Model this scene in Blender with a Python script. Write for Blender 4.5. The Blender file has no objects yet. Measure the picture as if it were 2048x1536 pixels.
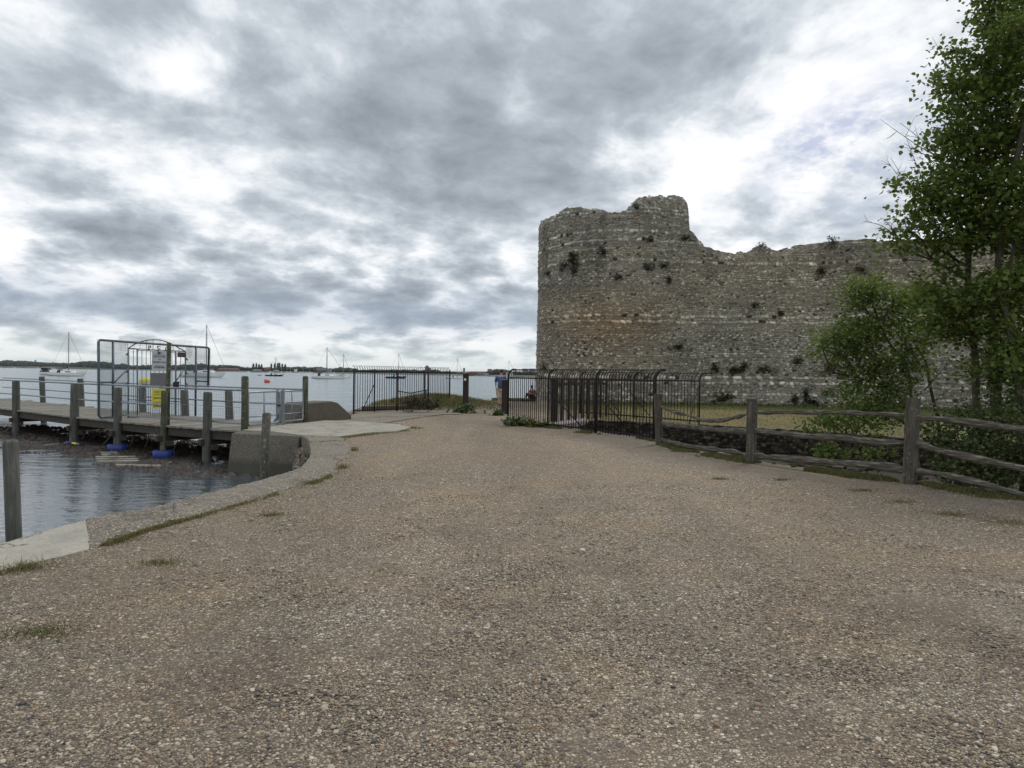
import bpy, bmesh, math, random
import numpy as np
from mathutils import Vector, Matrix

R = math.radians
SC = bpy.context.scene
COL = SC.collection
rng = np.random.default_rng(7)
random.seed(7)

# ------------------------------------------------------------------ camera
EYE = 1.6; FPX = 26.0 / 36.0 * 2048.0; PITCH = 0.0128; ROLL = 0.0148
_f = Vector((0, math.cos(PITCH), -math.sin(PITCH)))
_r0 = Vector((1, 0, 0)); _u0 = _r0.cross(_f)
_r = _r0 * math.cos(ROLL) + _u0 * math.sin(ROLL)
_u = _u0 * math.cos(ROLL) - _r0 * math.sin(ROLL)
cam_d = bpy.data.cameras.new('camera'); cam = bpy.data.objects.new('camera', cam_d); COL.objects.link(cam)
cam_d.sensor_width = 36; cam_d.lens = 26; cam_d.clip_start = 0.05; cam_d.clip_end = 30000
cam.matrix_world = Matrix(((_r.x, _u.x, -_f.x, 0), (_r.y, _u.y, -_f.y, 0), (_r.z, _u.z, -_f.z, EYE), (0, 0, 0, 1)))
SC.camera = cam

def ray(px, py):
    return _f + _r * ((px - 1024) / FPX) - _u * ((py - 768) / FPX)
def G(px, py, z=0.0):            # point of the level z seen at a photo pixel
    d = ray(px, py); t = (z - EYE) / d.z
    return np.array((d.x * t, d.y * t, z))
def D(px, py, Y):                # point at distance Y
    d = ray(px, py); t = Y / d.y
    return np.array((d.x * t, Y, EYE + d.z * t))
def PL(px, py, A, B):            # point on the upright plane through plan points A, B
    d = ray(px, py); nx, ny = B[1] - A[1], A[0] - B[0]
    t = (A[0] * nx + A[1] * ny) / (d.x * nx + d.y * ny)
    return np.array((d.x * t, d.y * t, EYE + d.z * t))
def proj(P):
    v = Vector((P[0], P[1], P[2] - EYE)); c = v.dot(_f)
    return 1024 + FPX * v.dot(_r) / c, 768 - FPX * v.dot(_u) / c

# ------------------------------------------------------------------ view, sun, sky
SC.view_settings.view_transform = 'Standard'; SC.view_settings.look = 'None'
SC.view_settings.exposure = 0.1; SC.view_settings.gamma = 1.0
SUN_EL, SUN_AZ = R(48), R(38)     # azimuth clockwise from +Y: ahead and to the right, behind cloud
sd = bpy.data.lights.new('sun', 'SUN'); sun = bpy.data.objects.new('sun', sd); COL.objects.link(sun)
sd.energy = 1.5; sd.angle = R(14); sd.color = (1.0, 0.95, 0.87)
sdir = Vector((math.sin(SUN_AZ) * math.cos(SUN_EL), math.cos(SUN_AZ) * math.cos(SUN_EL), math.sin(SUN_EL)))
sun.rotation_euler = sdir.to_track_quat('Z', 'Y').to_euler()

def node(nt, typ, ins=None, **props):
    n = nt.nodes.new(typ)
    for k, v in props.items(): setattr(n, k, v)
    for k, v in (ins or {}).items():
        s = n.inputs[k]
        if isinstance(v, bpy.types.NodeSocket): nt.links.new(v, s)
        elif isinstance(v, bpy.types.Node): nt.links.new(v.outputs[0], s)
        else: s.default_value = v
    return n
def mth(nt, op, a, b=0.0, c=0.0, clamp=False):
    return node(nt, 'ShaderNodeMath', {0: a, 1: b, 2: c}, operation=op, use_clamp=clamp).outputs[0]
def vmth(nt, op, a, b=(0, 0, 0)):
    n = node(nt, 'ShaderNodeVectorMath', {0: a, 1: b}, operation=op)
    return n.outputs['Value'] if op in ('DISTANCE', 'LENGTH', 'DOT_PRODUCT') else n.outputs[0]
def mix(nt, f, a, b, mode='MIX'):
    n = nt.nodes.new('ShaderNodeMix'); n.data_type = 'RGBA'; n.blend_type = mode
    for i, v in ((0, f), (6, a), (7, b)):
        s = n.inputs[i]
        if isinstance(v, bpy.types.NodeSocket): nt.links.new(v, s)
        elif isinstance(v, (tuple, list)): s.default_value = tuple(v) + ((1,) if len(v) == 3 else ())
        else: s.default_value = v
    return n.outputs[2]
def mrange(nt, v, a, b, c=0.0, d=1.0, smooth=False):
    return node(nt, 'ShaderNodeMapRange', {0: v, 1: a, 2: b, 3: c, 4: d}, interpolation_type='SMOOTHSTEP' if smooth else 'LINEAR', clamp=True).outputs[0]
def ramp(nt, fac, stops, interp='LINEAR'):
    n = node(nt, 'ShaderNodeValToRGB', {0: fac}); n.color_ramp.interpolation = interp
    e = n.color_ramp.elements
    while len(e) < len(stops): e.new(0.5)
    for i, (p, c) in enumerate(stops):
        e[i].position = p; e[i].color = tuple(c) + (1,)
    return n.outputs[0]
def noise(nt, vec, scale, detail=4, rough=0.55, dist=0.0, out=0):
    return node(nt, 'ShaderNodeTexNoise', {'Vector': vec, 'Scale': scale, 'Detail': detail, 'Roughness': rough, 'Distortion': dist}).outputs[out]

world = bpy.data.worlds.new('World'); SC.world = world; world.use_nodes = True
wt = world.node_tree; wt.nodes.clear()
sky = node(wt, 'ShaderNodeTexSky', sky_type='NISHITA', sun_disc=False)
sky.sun_elevation = SUN_EL; sky.sun_rotation = SUN_AZ; sky.altitude = 0; sky.air_density = 1.0; sky.dust_density = 1.0
tc = node(wt, 'ShaderNodeTexCoord').outputs['Generated']
sp = node(wt, 'ShaderNodeSeparateXYZ', {0: tc})
zc = mth(wt, 'MAXIMUM', sp.outputs[2], 0.0)
zden = mth(wt, 'ADD', zc, 0.27)
pxy = node(wt, 'ShaderNodeCombineXYZ', {0: mth(wt, 'DIVIDE', sp.outputs[0], zden), 1: mth(wt, 'DIVIDE', sp.outputs[1], zden), 2: mth(wt, 'MULTIPLY', zc, 1.2)}).outputs[0]
rot = node(wt, 'ShaderNodeMapping', {'Vector': pxy, 'Rotation': (0, 0, R(-32)), 'Scale': (1.12, 0.92, 1.0)}).outputs[0]
def scl(v, k): return node(wt, 'ShaderNodeVectorMath', {0: v, 3: k}, operation='SCALE').outputs[0]
warp = vmth(wt, 'SUBTRACT', noise(wt, rot, 1.6, 4, 0.5, out=1), (0.5, 0.5, 0.5))
rotw = vmth(wt, 'ADD', rot, scl(warp, 0.24))
n1 = noise(wt, rotw, 2.2, 6, 0.50)
n2 = noise(wt, rotw, 5.6, 8, 0.62)
pw = vmth(wt, 'ADD', pxy, scl(vmth(wt, 'SUBTRACT', noise(wt, pxy, 4.2, 7, 0.60, out=1), (0.5, 0.5, 0.5)), 0.42))
vor = node(wt, 'ShaderNodeTexVoronoi', {'Vector': pw, 'Scale': 5.2, 'Smoothness': 0.22}, feature='SMOOTH_F1').outputs['Distance']
n3 = mth(wt, 'SUBTRACT', 1.0, mth(wt, 'MULTIPLY', vor, 1.25))
field = mth(wt, 'ADD', mth(wt, 'MULTIPLY', mth(wt, 'SUBTRACT', n1, 0.5), 2.1), mth(wt, 'MULTIPLY', mth(wt, 'SUBTRACT', n2, 0.5), 1.45))
# low rows are puffier: rounded heaps from a second noise
low = mrange(wt, zc, 0.04, 0.30, 1, 0, True)
field = mth(wt, 'MULTIPLY_ADD', mth(wt, 'MULTIPLY', mth(wt, 'SUBTRACT', n3, 0.5), mth(wt, 'MULTIPLY_ADD', low, 0.78, 0.22)), 0.95, field)
field = mth(wt, 'ADD', field, mrange(wt, sp.outputs[1], -0.45, 0.15, 0.12, 0.435, True))  # unseen cloud behind the camera whitened, added to light the castle wall
dn = noise(wt, tc, 3.6, 6, 0.58, out=1)
dw = vmth(wt, 'ADD', tc, scl(vmth(wt, 'SUBTRACT', dn, (0.5, 0.5, 0.5)), 0.30))
def skyblob(px, py, rad, amp, acc, src=dw):
    c = ray(px, py).normalized()
    f = mrange(wt, vmth(wt, 'DISTANCE', src, tuple(c)), 0.0, rad / FPX, 1.0, 0.0, True)
    return mth(wt, 'MULTIPLY_ADD', f, amp, acc)
for b in [(780, 60, 500, .20), (1060, 240, 420, .24), (1180, 60, 360, .24), (620, 260, 260, .16), (980, 450, 260, .14), (1350, 30, 240, .24), (800, 330, 300, .10),
    (120, 80, 240, .20), (250, 180, 150, .22), (620, 620, 240, .16), (300, 610, 220, .10), (850, 560, 170, .18), (40, 620, 220, .14), (110, 390, 180, .10), (1000, 600, 140, .16), (560, 540, 160, .14), (330, 380, 150, .10),
    (345, 110, 120, -.48), (20, 270, 150, -.26), (250, 310, 150, -.22), (520, 440, 170, -.20), (100, 500, 140, -.16), (400, 430, 110, -.14),
    (1380, 270, 220, -.27), (1560, 130, 260, -.20), (1250, 330, 140, -.40), (1780, 60, 280, -.08), (1440, 420, 200, -.12), (780, 500, 140, -.18), (1000, 520, 90, -.22), (1620, 380, 200, -.14),
    (1550, 285, 110, .26), (1500, 440, 160, .16), (1650, 460, 160, .08)]:
    field = skyblob(*b, field)
elev = zc
lowband = mth(wt, 'MULTIPLY', mrange(wt, elev, 0.035, 0.07, 0, 1, True), mrange(wt, elev, 0.08, 0.13, 1, 0, True))
field = mth(wt, 'MULTIPLY_ADD', lowband, 0.12, field)
glow = mrange(wt, elev, 0.02, 0.06, 1, 0, True)
field = mth(wt, 'MULTIPLY_ADD', glow, -0.22, field)
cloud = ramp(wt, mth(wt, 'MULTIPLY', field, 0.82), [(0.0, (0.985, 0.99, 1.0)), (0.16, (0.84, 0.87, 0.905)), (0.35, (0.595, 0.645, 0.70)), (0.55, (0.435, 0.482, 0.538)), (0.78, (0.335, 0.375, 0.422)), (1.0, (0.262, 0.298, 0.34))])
lowtint = mix(wt, mth(wt, 'MULTIPLY', mrange(wt, elev, 0.0, 0.07, 1, 0, True), 0.6), cloud, (0.66, 0.72, 0.69))
bluish = mix(wt, mth(wt, 'MULTIPLY', lowband, 0.42), lowtint, (0.37, 0.45, 0.56))
hole = skyblob(1720, 300, 190, 1.0, 0.0); hole = skyblob(1640, 240, 100, 0.6, hole)
hole = mth(wt, 'MULTIPLY', hole, mrange(wt, n2, 0.40, 0.56), clamp=True)
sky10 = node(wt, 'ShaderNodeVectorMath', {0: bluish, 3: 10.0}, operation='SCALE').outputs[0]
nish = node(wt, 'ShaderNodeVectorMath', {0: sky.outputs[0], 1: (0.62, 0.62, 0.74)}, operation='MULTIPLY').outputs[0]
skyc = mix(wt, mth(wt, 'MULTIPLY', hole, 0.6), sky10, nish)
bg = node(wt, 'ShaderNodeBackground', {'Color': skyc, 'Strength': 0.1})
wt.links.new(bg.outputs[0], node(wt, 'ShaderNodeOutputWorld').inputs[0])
world.cycles.sampling_method = 'MANUAL'; world.cycles.sample_map_resolution = 512

# ------------------------------------------------------------------ helpers
def tag(o, label=None, cat=None, group=None, kind=None):
    if label: o['label'] = label
    if cat: o['category'] = cat
    if group: o['group'] = group
    if kind: o['kind'] = kind
    return o
def thing(name, label, cat, loc=(0, 0, 0), group=None):
    o = bpy.data.objects.new(name, None); COL.objects.link(o); o.location = tuple(loc); o.empty_display_size = 0.2
    return tag(o, label, cat, group)
def rootloc(o):
    while o.parent: o = o.parent
    return np.array(o.location)
class MB:
    def __init__(s): s.v = []; s.f = []; s.n = 0
    def add(s, v, f):
        v = np.asarray(v, float).reshape(-1, 3); s.v.append(v)
        s.f += [tuple(int(i) + s.n for i in q) for q in f]; s.n += len(v); return s
    def box(s, c, size, rz=0.0, tilt=None):
        x, y, z = np.array(size) / 2
        p = np.array([(-x, -y, -z), (x, -y, -z), (x, y, -z), (-x, y, -z), (-x, -y, z), (x, -y, z), (x, y, z), (-x, y, z)])
        if tilt is not None: p = p @ np.array(Matrix.Rotation(tilt[0], 3, tilt[1])).T
        if rz: c0, s0 = math.cos(rz), math.sin(rz); p = p @ np.array([(c0, s0, 0), (-s0, c0, 0), (0, 0, 1)])
        return s.add(p + np.array(c), [(0, 3, 2, 1), (4, 5, 6, 7), (0, 1, 5, 4), (1, 2, 6, 5), (2, 3, 7, 6), (3, 0, 4, 7)])
    def tube(s, pts, rad, n=6, flat=1.0, cap=True, jit=0.0):
        pts = [np.asarray(p, float) for p in pts]; m = len(pts)
        rad = [rad] * m if np.isscalar(rad) else list(rad)
        rings = []; ref = None
        for i in range(m):
            t = pts[min(i + 1, m - 1)] - pts[max(i - 1, 0)]; t = t / (np.linalg.norm(t) + 1e-9)
            if ref is None: ref = np.array((0, 0, 1.0)) if abs(t[2]) < 0.9 else np.array((0, 1.0, 0))
            b = np.cross(t, ref); b /= np.linalg.norm(b) + 1e-9; a = np.cross(b, t); ref = a
            for k in range(n):
                q = 2 * math.pi * (k + .5) / n; rr = rad[i] * (1 + jit * random.uniform(-1, 1))
                rings.append(pts[i] + a * math.sin(q) * rr + b * math.cos(q) * rr * flat)
        f = [(i * n + k, i * n + (k + 1) % n, (i + 1) * n + (k + 1) % n, (i + 1) * n + k) for i in range(m - 1) for k in range(n)]
        if cap: f += [tuple(reversed(range(n))), tuple((m - 1) * n + k for k in range(n))]
        return s.add(rings, f)
    def prism(s, poly, z0, z1, poly_top=None):
        n = len(poly); t = poly_top if poly_top is not None else poly
        v = [(p[0], p[1], z0) for p in poly] + [(p[0], p[1], z1) for p in t]
        return s.add(v, [tuple(reversed(range(n))), tuple(range(n, 2 * n))] + [(i, (i + 1) % n, n + (i + 1) % n, n + i) for i in range(n)])
    def build(s, name, mat, parent=None, smooth=False, label=None, bevel=0.0):
        v = np.vstack(s.v) if s.v else np.zeros((0, 3))
        if parent is not None: v = v - rootloc(parent)
        me = bpy.data.meshes.new(name); me.from_pydata(v.tolist(), [], s.f); me.update()
        return finish(me, name, mat, parent, smooth, label, bevel)
def finish(me, name, mat, parent=None, smooth=False, label=None, bevel=0.0):
    if mat: me.materials.append(mat)
    if smooth: me.polygons.foreach_set('use_smooth', [True] * len(me.polygons))
    o = bpy.data.objects.new(name, me); COL.objects.link(o)
    if parent is not None: o.parent = parent
    if label: o['label'] = label
    if bevel:
        b = o.modifiers.new('bevel', 'BEVEL'); b.width = bevel; b.segments = 2; b.limit_method = 'ANGLE'
    return o
def fastmesh(name, V, F, mat, parent=None, smooth=False):     # numpy arrays, all faces the same size
    if parent is not None: V = V - rootloc(parent)
    me = bpy.data.meshes.new(name); nf, k = F.shape
    me.vertices.add(len(V)); me.vertices.foreach_set('co', V.astype(np.float32).ravel())
    me.loops.add(nf * k); me.loops.foreach_set('vertex_index', F.astype(np.int32).ravel())
    me.polygons.add(nf); me.polygons.foreach_set('loop_start', np.arange(0, nf * k, k, dtype=np.int32))
    me.update(calc_edges=True)
    return finish(me, name, mat, parent, smooth)
def attr(o, name, data, typ='FLOAT'):
    a = o.data.attributes.new(name, typ, 'POINT')
    if typ == 'FLOAT': a.data.foreach_set('value', np.asarray(data, np.float32).ravel())
    else: a.data.foreach_set('color', np.asarray(data, np.float32).ravel())
def hashn(*a):                                                # repeatable pseudo random 0..1
    h = 0.0
    for i, x in enumerate(a): h = h + np.asarray(x, float) * (12.9898, 78.233, 37.719, 4.581)[i]
    h = np.sin(h) * 43758.5453
    return h - np.floor(h)
def vnoise(x, y, seed=0):
    xi, yi = np.floor(x), np.floor(y); fx, fy = x - xi, y - yi
    fx = fx * fx * (3 - 2 * fx); fy = fy * fy * (3 - 2 * fy)
    a, b = hashn(xi, yi, seed), hashn(xi + 1, yi, seed); c, d = hashn(xi, yi + 1, seed), hashn(xi + 1, yi + 1, seed)
    return (a * (1 - fx) + b * fx) * (1 - fy) + (c * (1 - fx) + d * fx) * fy
def fbm(x, y, seed=0, octv=4):
    s = 0; a = .5
    for i in range(octv): s = s + a * vnoise(x * 2 ** i, y * 2 ** i, seed + i * 3.1); a *= .5
    return s / (1 - .5 ** octv)

# ------------------------------------------------------------------ materials
def newmat(name):
    m = bpy.data.materials.new(name); m.use_nodes = True; nt = m.node_tree; nt.nodes.clear()
    out = node(nt, 'ShaderNodeOutputMaterial'); b = node(nt, 'ShaderNodeBsdfPrincipled')
    nt.links.new(b.outputs[0], out.inputs[0]); return m, nt, b, out
def pos(nt, scale=None, kind='Object'):
    p = node(nt, 'ShaderNodeTexCoord').outputs[kind]
    return vmth(nt, 'MULTIPLY', p, scale) if scale else p
def setb(nt, b, color=None, rough=None, normal=None, **kw):
    for k, v in (('Base Color', color), ('Roughness', rough), ('Normal', normal)) + tuple(kw.items()):
        if v is None: continue
        if isinstance(v, bpy.types.NodeSocket): nt.links.new(v, b.inputs[k])
        elif isinstance(v, tuple) and len(v) == 3: b.inputs[k].default_value = v + (1,)
        else: b.inputs[k].default_value = v
def bump(nt, h, strength=0.5, dist=0.02, normal=None):
    n = node(nt, 'ShaderNodeBump', {'Height': h, 'Strength': strength, 'Distance': dist})
    if normal is not None: nt.links.new(normal, n.inputs['Normal'])
    return n.outputs[0]
def plain(name, c, rough=0.6, metal=0.0, var=0.25, scale=8.0, c2=None, bmp=0.15, stretch=(1, 1, 1)):
    m, nt, b, _ = newmat(name); p = pos(nt, stretch)
    f = noise(nt, p, scale, 6, 0.65)
    c2 = c2 or tuple(x * (1 - var) for x in c); hi = tuple(min(1, x * (1 + var)) for x in c)
    col = ramp(nt, f, [(0.28, c2), (0.52, c), (0.75, hi)])
    setb(nt, b, col, rough, bump(nt, noise(nt, p, scale * 3, 4), bmp, 0.01), Metallic=metal)
    return m
def wood(name, lo, mid, hi, grain=(18, 18, 1.2), moss=None, rough=0.85):
    m, nt, b, _ = newmat(name); p = pos(nt)
    g = noise(nt, vmth(nt, 'MULTIPLY', p, grain), 2.0, 7, 0.65, 0.4)
    blot = noise(nt, p, 3.0, 4)
    col = ramp(nt, g, [(0.25, lo), (0.5, mid), (0.72, hi)])
    col = mix(nt, mrange(nt, blot, 0.35, 0.7, 0.0, 0.5), col, lo)
    if moss:
        col = mix(nt, mrange(nt, noise(nt, p, 14, 5, 0.7), 0.55, 0.68, 0, .75), col, moss)
    setb(nt, b, col, rough, bump(nt, g, 0.6, 0.015))
    return m
M = {}
M['grey_wood'] = wood('grey_wood', (.02, .017, .013), (.065, .057, .043), (.165, .15, .122), grain=(16, 16, 1.3), moss=(.17, .17, .125))
M['rail_wood'] = wood('rail_wood', (.018, .015, .011), (.085, .074, .057), (.33, .305, .26), grain=(2.5, 2.5, 24), moss=(.065, .062, .035))
M['pile_wood'] = wood('pile_wood', (.03, .033, .03), (.085, .088, .078), (.17, .17, .155), grain=(16, 16, 1.2), moss=(.06, .075, .035))
M['green_wood'] = wood('green_wood', (.02, .024, .014), (.06, .068, .04), (.13, .14, .09), grain=(16, 16, 1.2), moss=(.26, .27, .21))
M['deck_wood'] = wood('deck_wood', (.12, .11, .095), (.235, .225, .20), (.33, .32, .29), grain=(2.5, 2.5, 20), moss=(.16, .17, .12))
# weathering varies per plank
_nt = M['deck_wood'].node_tree; _b = [n for n in _nt.nodes if n.type == 'BSDF_PRINCIPLED'][0]; _c = _b.inputs['Base Color'].links[0].from_socket
_k = ramp(_nt, node(_nt, 'ShaderNodeNewGeometry').outputs['Random Per Island'], [(0, (.62, .60, .56)), (.5, (.95, .94, .9)), (1, (1.15, 1.13, 1.08))])
_nt.links.new(mix(_nt, 1.0, _c, _k, 'MULTIPLY'), _b.inputs['Base Color'])
M['dark_wood'] = wood('dark_wood', (.02, .017, .013), (.05, .044, .035), (.09, .082, .068), grain=(2.5, 2.5, 20))
M['marker_wood'] = wood('marker_wood', (.008, .006, .006), (.022, .015, .013), (.05, .03, .023), grain=(16, 16, 1.2))
M['bark'] = wood('bark', (.03, .027, .018), (.075, .066, .045), (.13, .12, .085), grain=(14, 14, 3), moss=(.06, .075, .03))
M['twig'] = plain('twig', (.075, .06, .042), .8)
M['galv'] = plain('galvanised', (.24, .27, .30), .45, 0.55, .3, 14)
M['gate_steel'] = plain('gate_steel', (.085, .115, .145), .5, 0.35, .3, 14)
M['white_metal'] = plain('white_metal', (.55, .58, .6), .4, .1, .1)
M['rust'] = plain('rusty_iron', (.013, .010, .009), .75, .25, .4, 25, c2=(.014, .01, .009))
M['rust2'] = plain('rust_brown', (.04, .022, .016), .8, .2, .4, 18, c2=(.02, .013, .011))
M['black'] = plain('black', (.012, .012, .014), .5)
M['white_sign'] = plain('white_sign', (.40, .43, .47), .5, 0, .06, 5, bmp=0)
M['yellow_sign'] = plain('yellow_sign', (.62, .56, .03), .5, 0, .06, 5, bmp=0)
M['sign_ink'] = plain('sign_ink', (.03, .033, .045), .5, bmp=0)
M['grey_panel'] = plain('grey_panel', (.13, .13, .145), .55, 0, .12, 10)
M['brown_box'] = plain('brown_box', (.06, .035, .032), .6)
M['pale_plastic'] = plain('pale_plastic', (.42, .45, .33), .4, 0, .08)
M['blue_float'] = plain('blue_float', (.010, .032, .19), .55, 0, .2)
M['yellow_float'] = plain('yellow_float', (.75, .62, .04), .4)
M['rope'] = plain('rope', (.17, .165, .15), .9)
M['white_gel'] = plain('white_gelcoat', (.70, .72, .72), .3, 0, .06, 1.5, bmp=0)
M['navy'] = plain('navy_paint', (.02, .03, .10), .35, bmp=0)
M['dark_hull'] = plain('dark_hull', (.012, .02, .035), .35, bmp=0)
M['canvas'] = plain('dark_canvas', (.015, .017, .025), .8)
M['glass'] = plain('dark_glass', (.02, .025, .03), .1, bmp=0)
M['alloy'] = plain('alloy', (.42, .44, .46), .4, .3, .1, bmp=0)
M['spar'] = plain('spar', (.17, .18, .19), .5, .2, .1, bmp=0)
M['red_buoy'] = plain('red_buoy', (.55, .07, .045), .5)
M['skin'] = plain('skin', (.42, .23, .16), .6, 0, .08, bmp=0)
M['hair'] = plain('hair', (.012, .009, .008), .7)
M['blue_shirt'] = plain('blue_shirt', (.045, .075, .18), .85, 0, .12)
M['khaki'] = plain('khaki', (.40, .34, .26), .9, 0, .1)
M['red_shirt'] = plain('red_shirt', (.36, .05, .075), .85, 0, .15)
M['dark_cloth'] = plain('dark_cloth', (.02, .02, .028), .9)
M['shoe'] = plain('shoe', (.035, .025, .02), .7)
M['letter_metal'] = plain('letter_metal', (.05, .06, .07), .5, .4)

def concrete(name, c, peb=0.0, moss=0.3, rough=0.85):
    m, nt, b, _ = newmat(name); p = pos(nt)
    f = noise(nt, p, 1.6, 7, .65); g = noise(nt, p, 22, 5, .7)
    col = ramp(nt, f, [(.3, tuple(x * .62 for x in c)), (.5, c), (.72, tuple(x * 1.2 for x in c))])
    col = mix(nt, mrange(nt, g, .35, .7, .0, .45), col, tuple(x * .55 for x in c))
    h = g
    if peb:
        v = node(nt, 'ShaderNodeTexVoronoi', {'Vector': p, 'Scale': 42.0}, feature='F1')
        pc = ramp(nt, node(nt, 'ShaderNodeSeparateXYZ', {0: v.outputs['Color']}).outputs[0], [(0, (.07, .065, .06)), (.35, (.2, .17, .13)), (.7, (.33, .29, .22)), (1, (.5, .46, .38))])
        col = mix(nt, mrange(nt, v.outputs['Distance'], .25, .55, peb, 0), col, pc)
        h = mth(nt, 'SUBTRACT', 1.0, v.outputs['Distance'])
    col = mix(nt, mrange(nt, noise(nt, p, 3.3, 6, .7), .56, .72, 0, moss), col, (.055, .055, .028))
    zz = node(nt, 'ShaderNodeSeparateXYZ', {0: p}).outputs[2]
    col = mix(nt, mrange(nt, mth(nt, 'ADD', zz, mth(nt, 'MULTIPLY', f, .25)), -.52, -.40, .8, 0), col, (.022, .026, .017))
    # cracks
    cr = node(nt, 'ShaderNodeTexVoronoi', {'Vector': vmth(nt, 'ADD', p, noise(nt, p, 2.0, 4, out=1)), 'Scale': .55}, feature='DISTANCE_TO_EDGE').outputs['Distance']
    col = mix(nt, mrange(nt, cr, .004, .012, .75, 0), col, (.05, .048, .035))
    setb(nt, b, col, rough, bump(nt, h, .5, .012))
    return m
M['coping'] = concrete('pebbly_concrete', (.125, .108, .082), 1.0, .5)
M['pale_concrete'] = concrete('pale_concrete', (.33, .315, .27), 0.12, .1)
M['block_concrete'] = concrete('old_concrete', (.075, .068, .053), .3, .75)
M['slab_concrete'] = concrete('slab_concrete', (.29, .275, .23), .2, .15)
M['plate'] = plain('iron_plate', (.20, .155, .15), .8, .0, .25, 6)

# gravel and soil: zones come from the ground's attributes (soil, lawn, verge, green patches)
def ground_mat():
    m, nt, b, _ = newmat('gravel_ground'); p = pos(nt)
    def at(n): return node(nt, 'ShaderNodeAttribute', attribute_name=n).outputs['Fac']
    pw = vmth(nt, 'ADD', p, node(nt, 'ShaderNodeVectorMath', {0: noise(nt, p, 30, 2, out=1), 3: .02}, operation='SCALE').outputs[0])
    def stones(scale, seedoff):
        v = node(nt, 'ShaderNodeTexVoronoi', {'Vector': vmth(nt, 'ADD', pw, seedoff), 'Scale': scale, 'Randomness': 1.0}, feature='F1')
        c = node(nt, 'ShaderNodeSeparateXYZ', {0: v.outputs['Color']})
        col = ramp(nt, c.outputs[0], [(0, (.052, .054, .058)), (.14, (.11, .103, .095)), (.3, (.20, .168, .128)), (.46, (.27, .217, .152)), (.64, (.33, .30, .255)), (.82, (.45, .395, .31)), (1, (.64, .58, .48))])
        return v.outputs['Distance'], col, c.outputs[1]
    d1, c1, r1 = stones(44.0, (0, 0, 0)); d2, c2, r2 = stones(95.0, (3.1, 1.7, 0)); d3, c3, r3 = stones(24.0, (7, 2, 0))
    big = mth(nt, 'GREATER_THAN', r3, .86); med = mth(nt, 'GREATER_THAN', r1, .35)
    inb = mth(nt, 'MULTIPLY', big, mrange(nt, d3, .42, .5, 1, 0)); rim = mth(nt, 'MULTIPLY', med, mrange(nt, d1, .40, .46, 0, 1)); rim = mth(nt, 'MULTIPLY', rim, mrange(nt, d1, .54, .60, 1, 0)); inm = mth(nt, 'MULTIPLY', med, mrange(nt, d1, .42, .48, 1, 0))
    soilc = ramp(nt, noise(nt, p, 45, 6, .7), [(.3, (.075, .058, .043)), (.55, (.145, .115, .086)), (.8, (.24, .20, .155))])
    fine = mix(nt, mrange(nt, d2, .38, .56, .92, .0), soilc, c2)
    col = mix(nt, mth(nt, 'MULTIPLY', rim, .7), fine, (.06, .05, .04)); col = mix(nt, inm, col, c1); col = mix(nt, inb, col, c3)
    tint = noise(nt, p, .45, 5, .6)
    col = mix(nt, mrange(nt, tint, .42, .62, 0, .45), col, mix(nt, .5, col, (.26, .195, .125)))
    col = mix(nt, mrange(nt, noise(nt, p, .9, 5, .6), .52, .68, 0, .55), col, mix(nt, .5, col, (.12, .118, .116)))
    soilm = mrange(nt, mth(nt, 'ADD', at('soil'), mth(nt, 'MULTIPLY', mth(nt, 'SUBTRACT', noise(nt, p, 1.7, 6, .7), .5), 1.3)), .35, .75)
    so2 = mix(nt, mrange(nt, d2, .25, .5, .6, 0), ramp(nt, noise(nt, p, 9, 8, .75), [(.3, (.072, .058, .046)), (.55, (.14, .118, .096)), (.8, (.215, .184, .152))]), c2)
    col = mix(nt, soilm, col, so2)
    grn = mrange(nt, mth(nt, 'ADD', at('green'), mth(nt, 'MULTIPLY', mth(nt, 'SUBTRACT', noise(nt, p, 5.0, 7, .75), .5), 1.6)), .5, .8, 0, .85)
    col = mix(nt, grn, col, ramp(nt, noise(nt, p, 60, 4, .7), [(.3, (.045, .048, .02)), (.7, (.12, .11, .05))]))
    col = mix(nt, mrange(nt, at('ditch'), .2, .6), col, ramp(nt, noise(nt, p, 12, 6, .7), [(.3, (.018, .016, .012)), (.7, (.05, .044, .032))]))
    lawnm = mrange(nt, mth(nt, 'ADD', at('lawn'), mth(nt, 'MULTIPLY', mth(nt, 'SUBTRACT', noise(nt, p, 2.0, 5, .7), .5), .6)), .4, .6)
    lc = ramp(nt, mth(nt, 'ADD', mth(nt, 'MULTIPLY', at('lush'), .55), mth(nt, 'MULTIPLY', noise(nt, p, 1.1, 7, .75), .55)), [(.12, (.16, .13, .058)), (.34, (.135, .118, .048)), (.52, (.10, .122, .036)), (.74, (.058, .105, .022))])
    col = mix(nt, lawnm, col, lc)
    h = mth(nt, 'ADD', mth(nt, 'MULTIPLY', mth(nt, 'SUBTRACT', 1.0, d1), mth(nt, 'MULTIPLY', inm, .8)), mth(nt, 'ADD', mth(nt, 'MULTIPLY', mth(nt, 'SUBTRACT', 1.0, d2), .4), mth(nt, 'MULTIPLY', inb, mth(nt, 'SUBTRACT', 1.3, d3))))
    h = mth(nt, 'MULTIPLY', h, mrange(nt, soilm, 0, 1, 1, .6))
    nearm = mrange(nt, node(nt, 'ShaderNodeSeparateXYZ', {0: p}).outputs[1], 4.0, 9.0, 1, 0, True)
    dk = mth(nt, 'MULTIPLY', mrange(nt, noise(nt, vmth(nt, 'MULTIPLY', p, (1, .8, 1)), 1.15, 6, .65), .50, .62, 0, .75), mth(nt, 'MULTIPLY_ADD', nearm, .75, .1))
    col = mix(nt, dk, col, mix(nt, mrange(nt, d1, .3, .45, .55, 0), (.115, .085, .065), c1))
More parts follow.
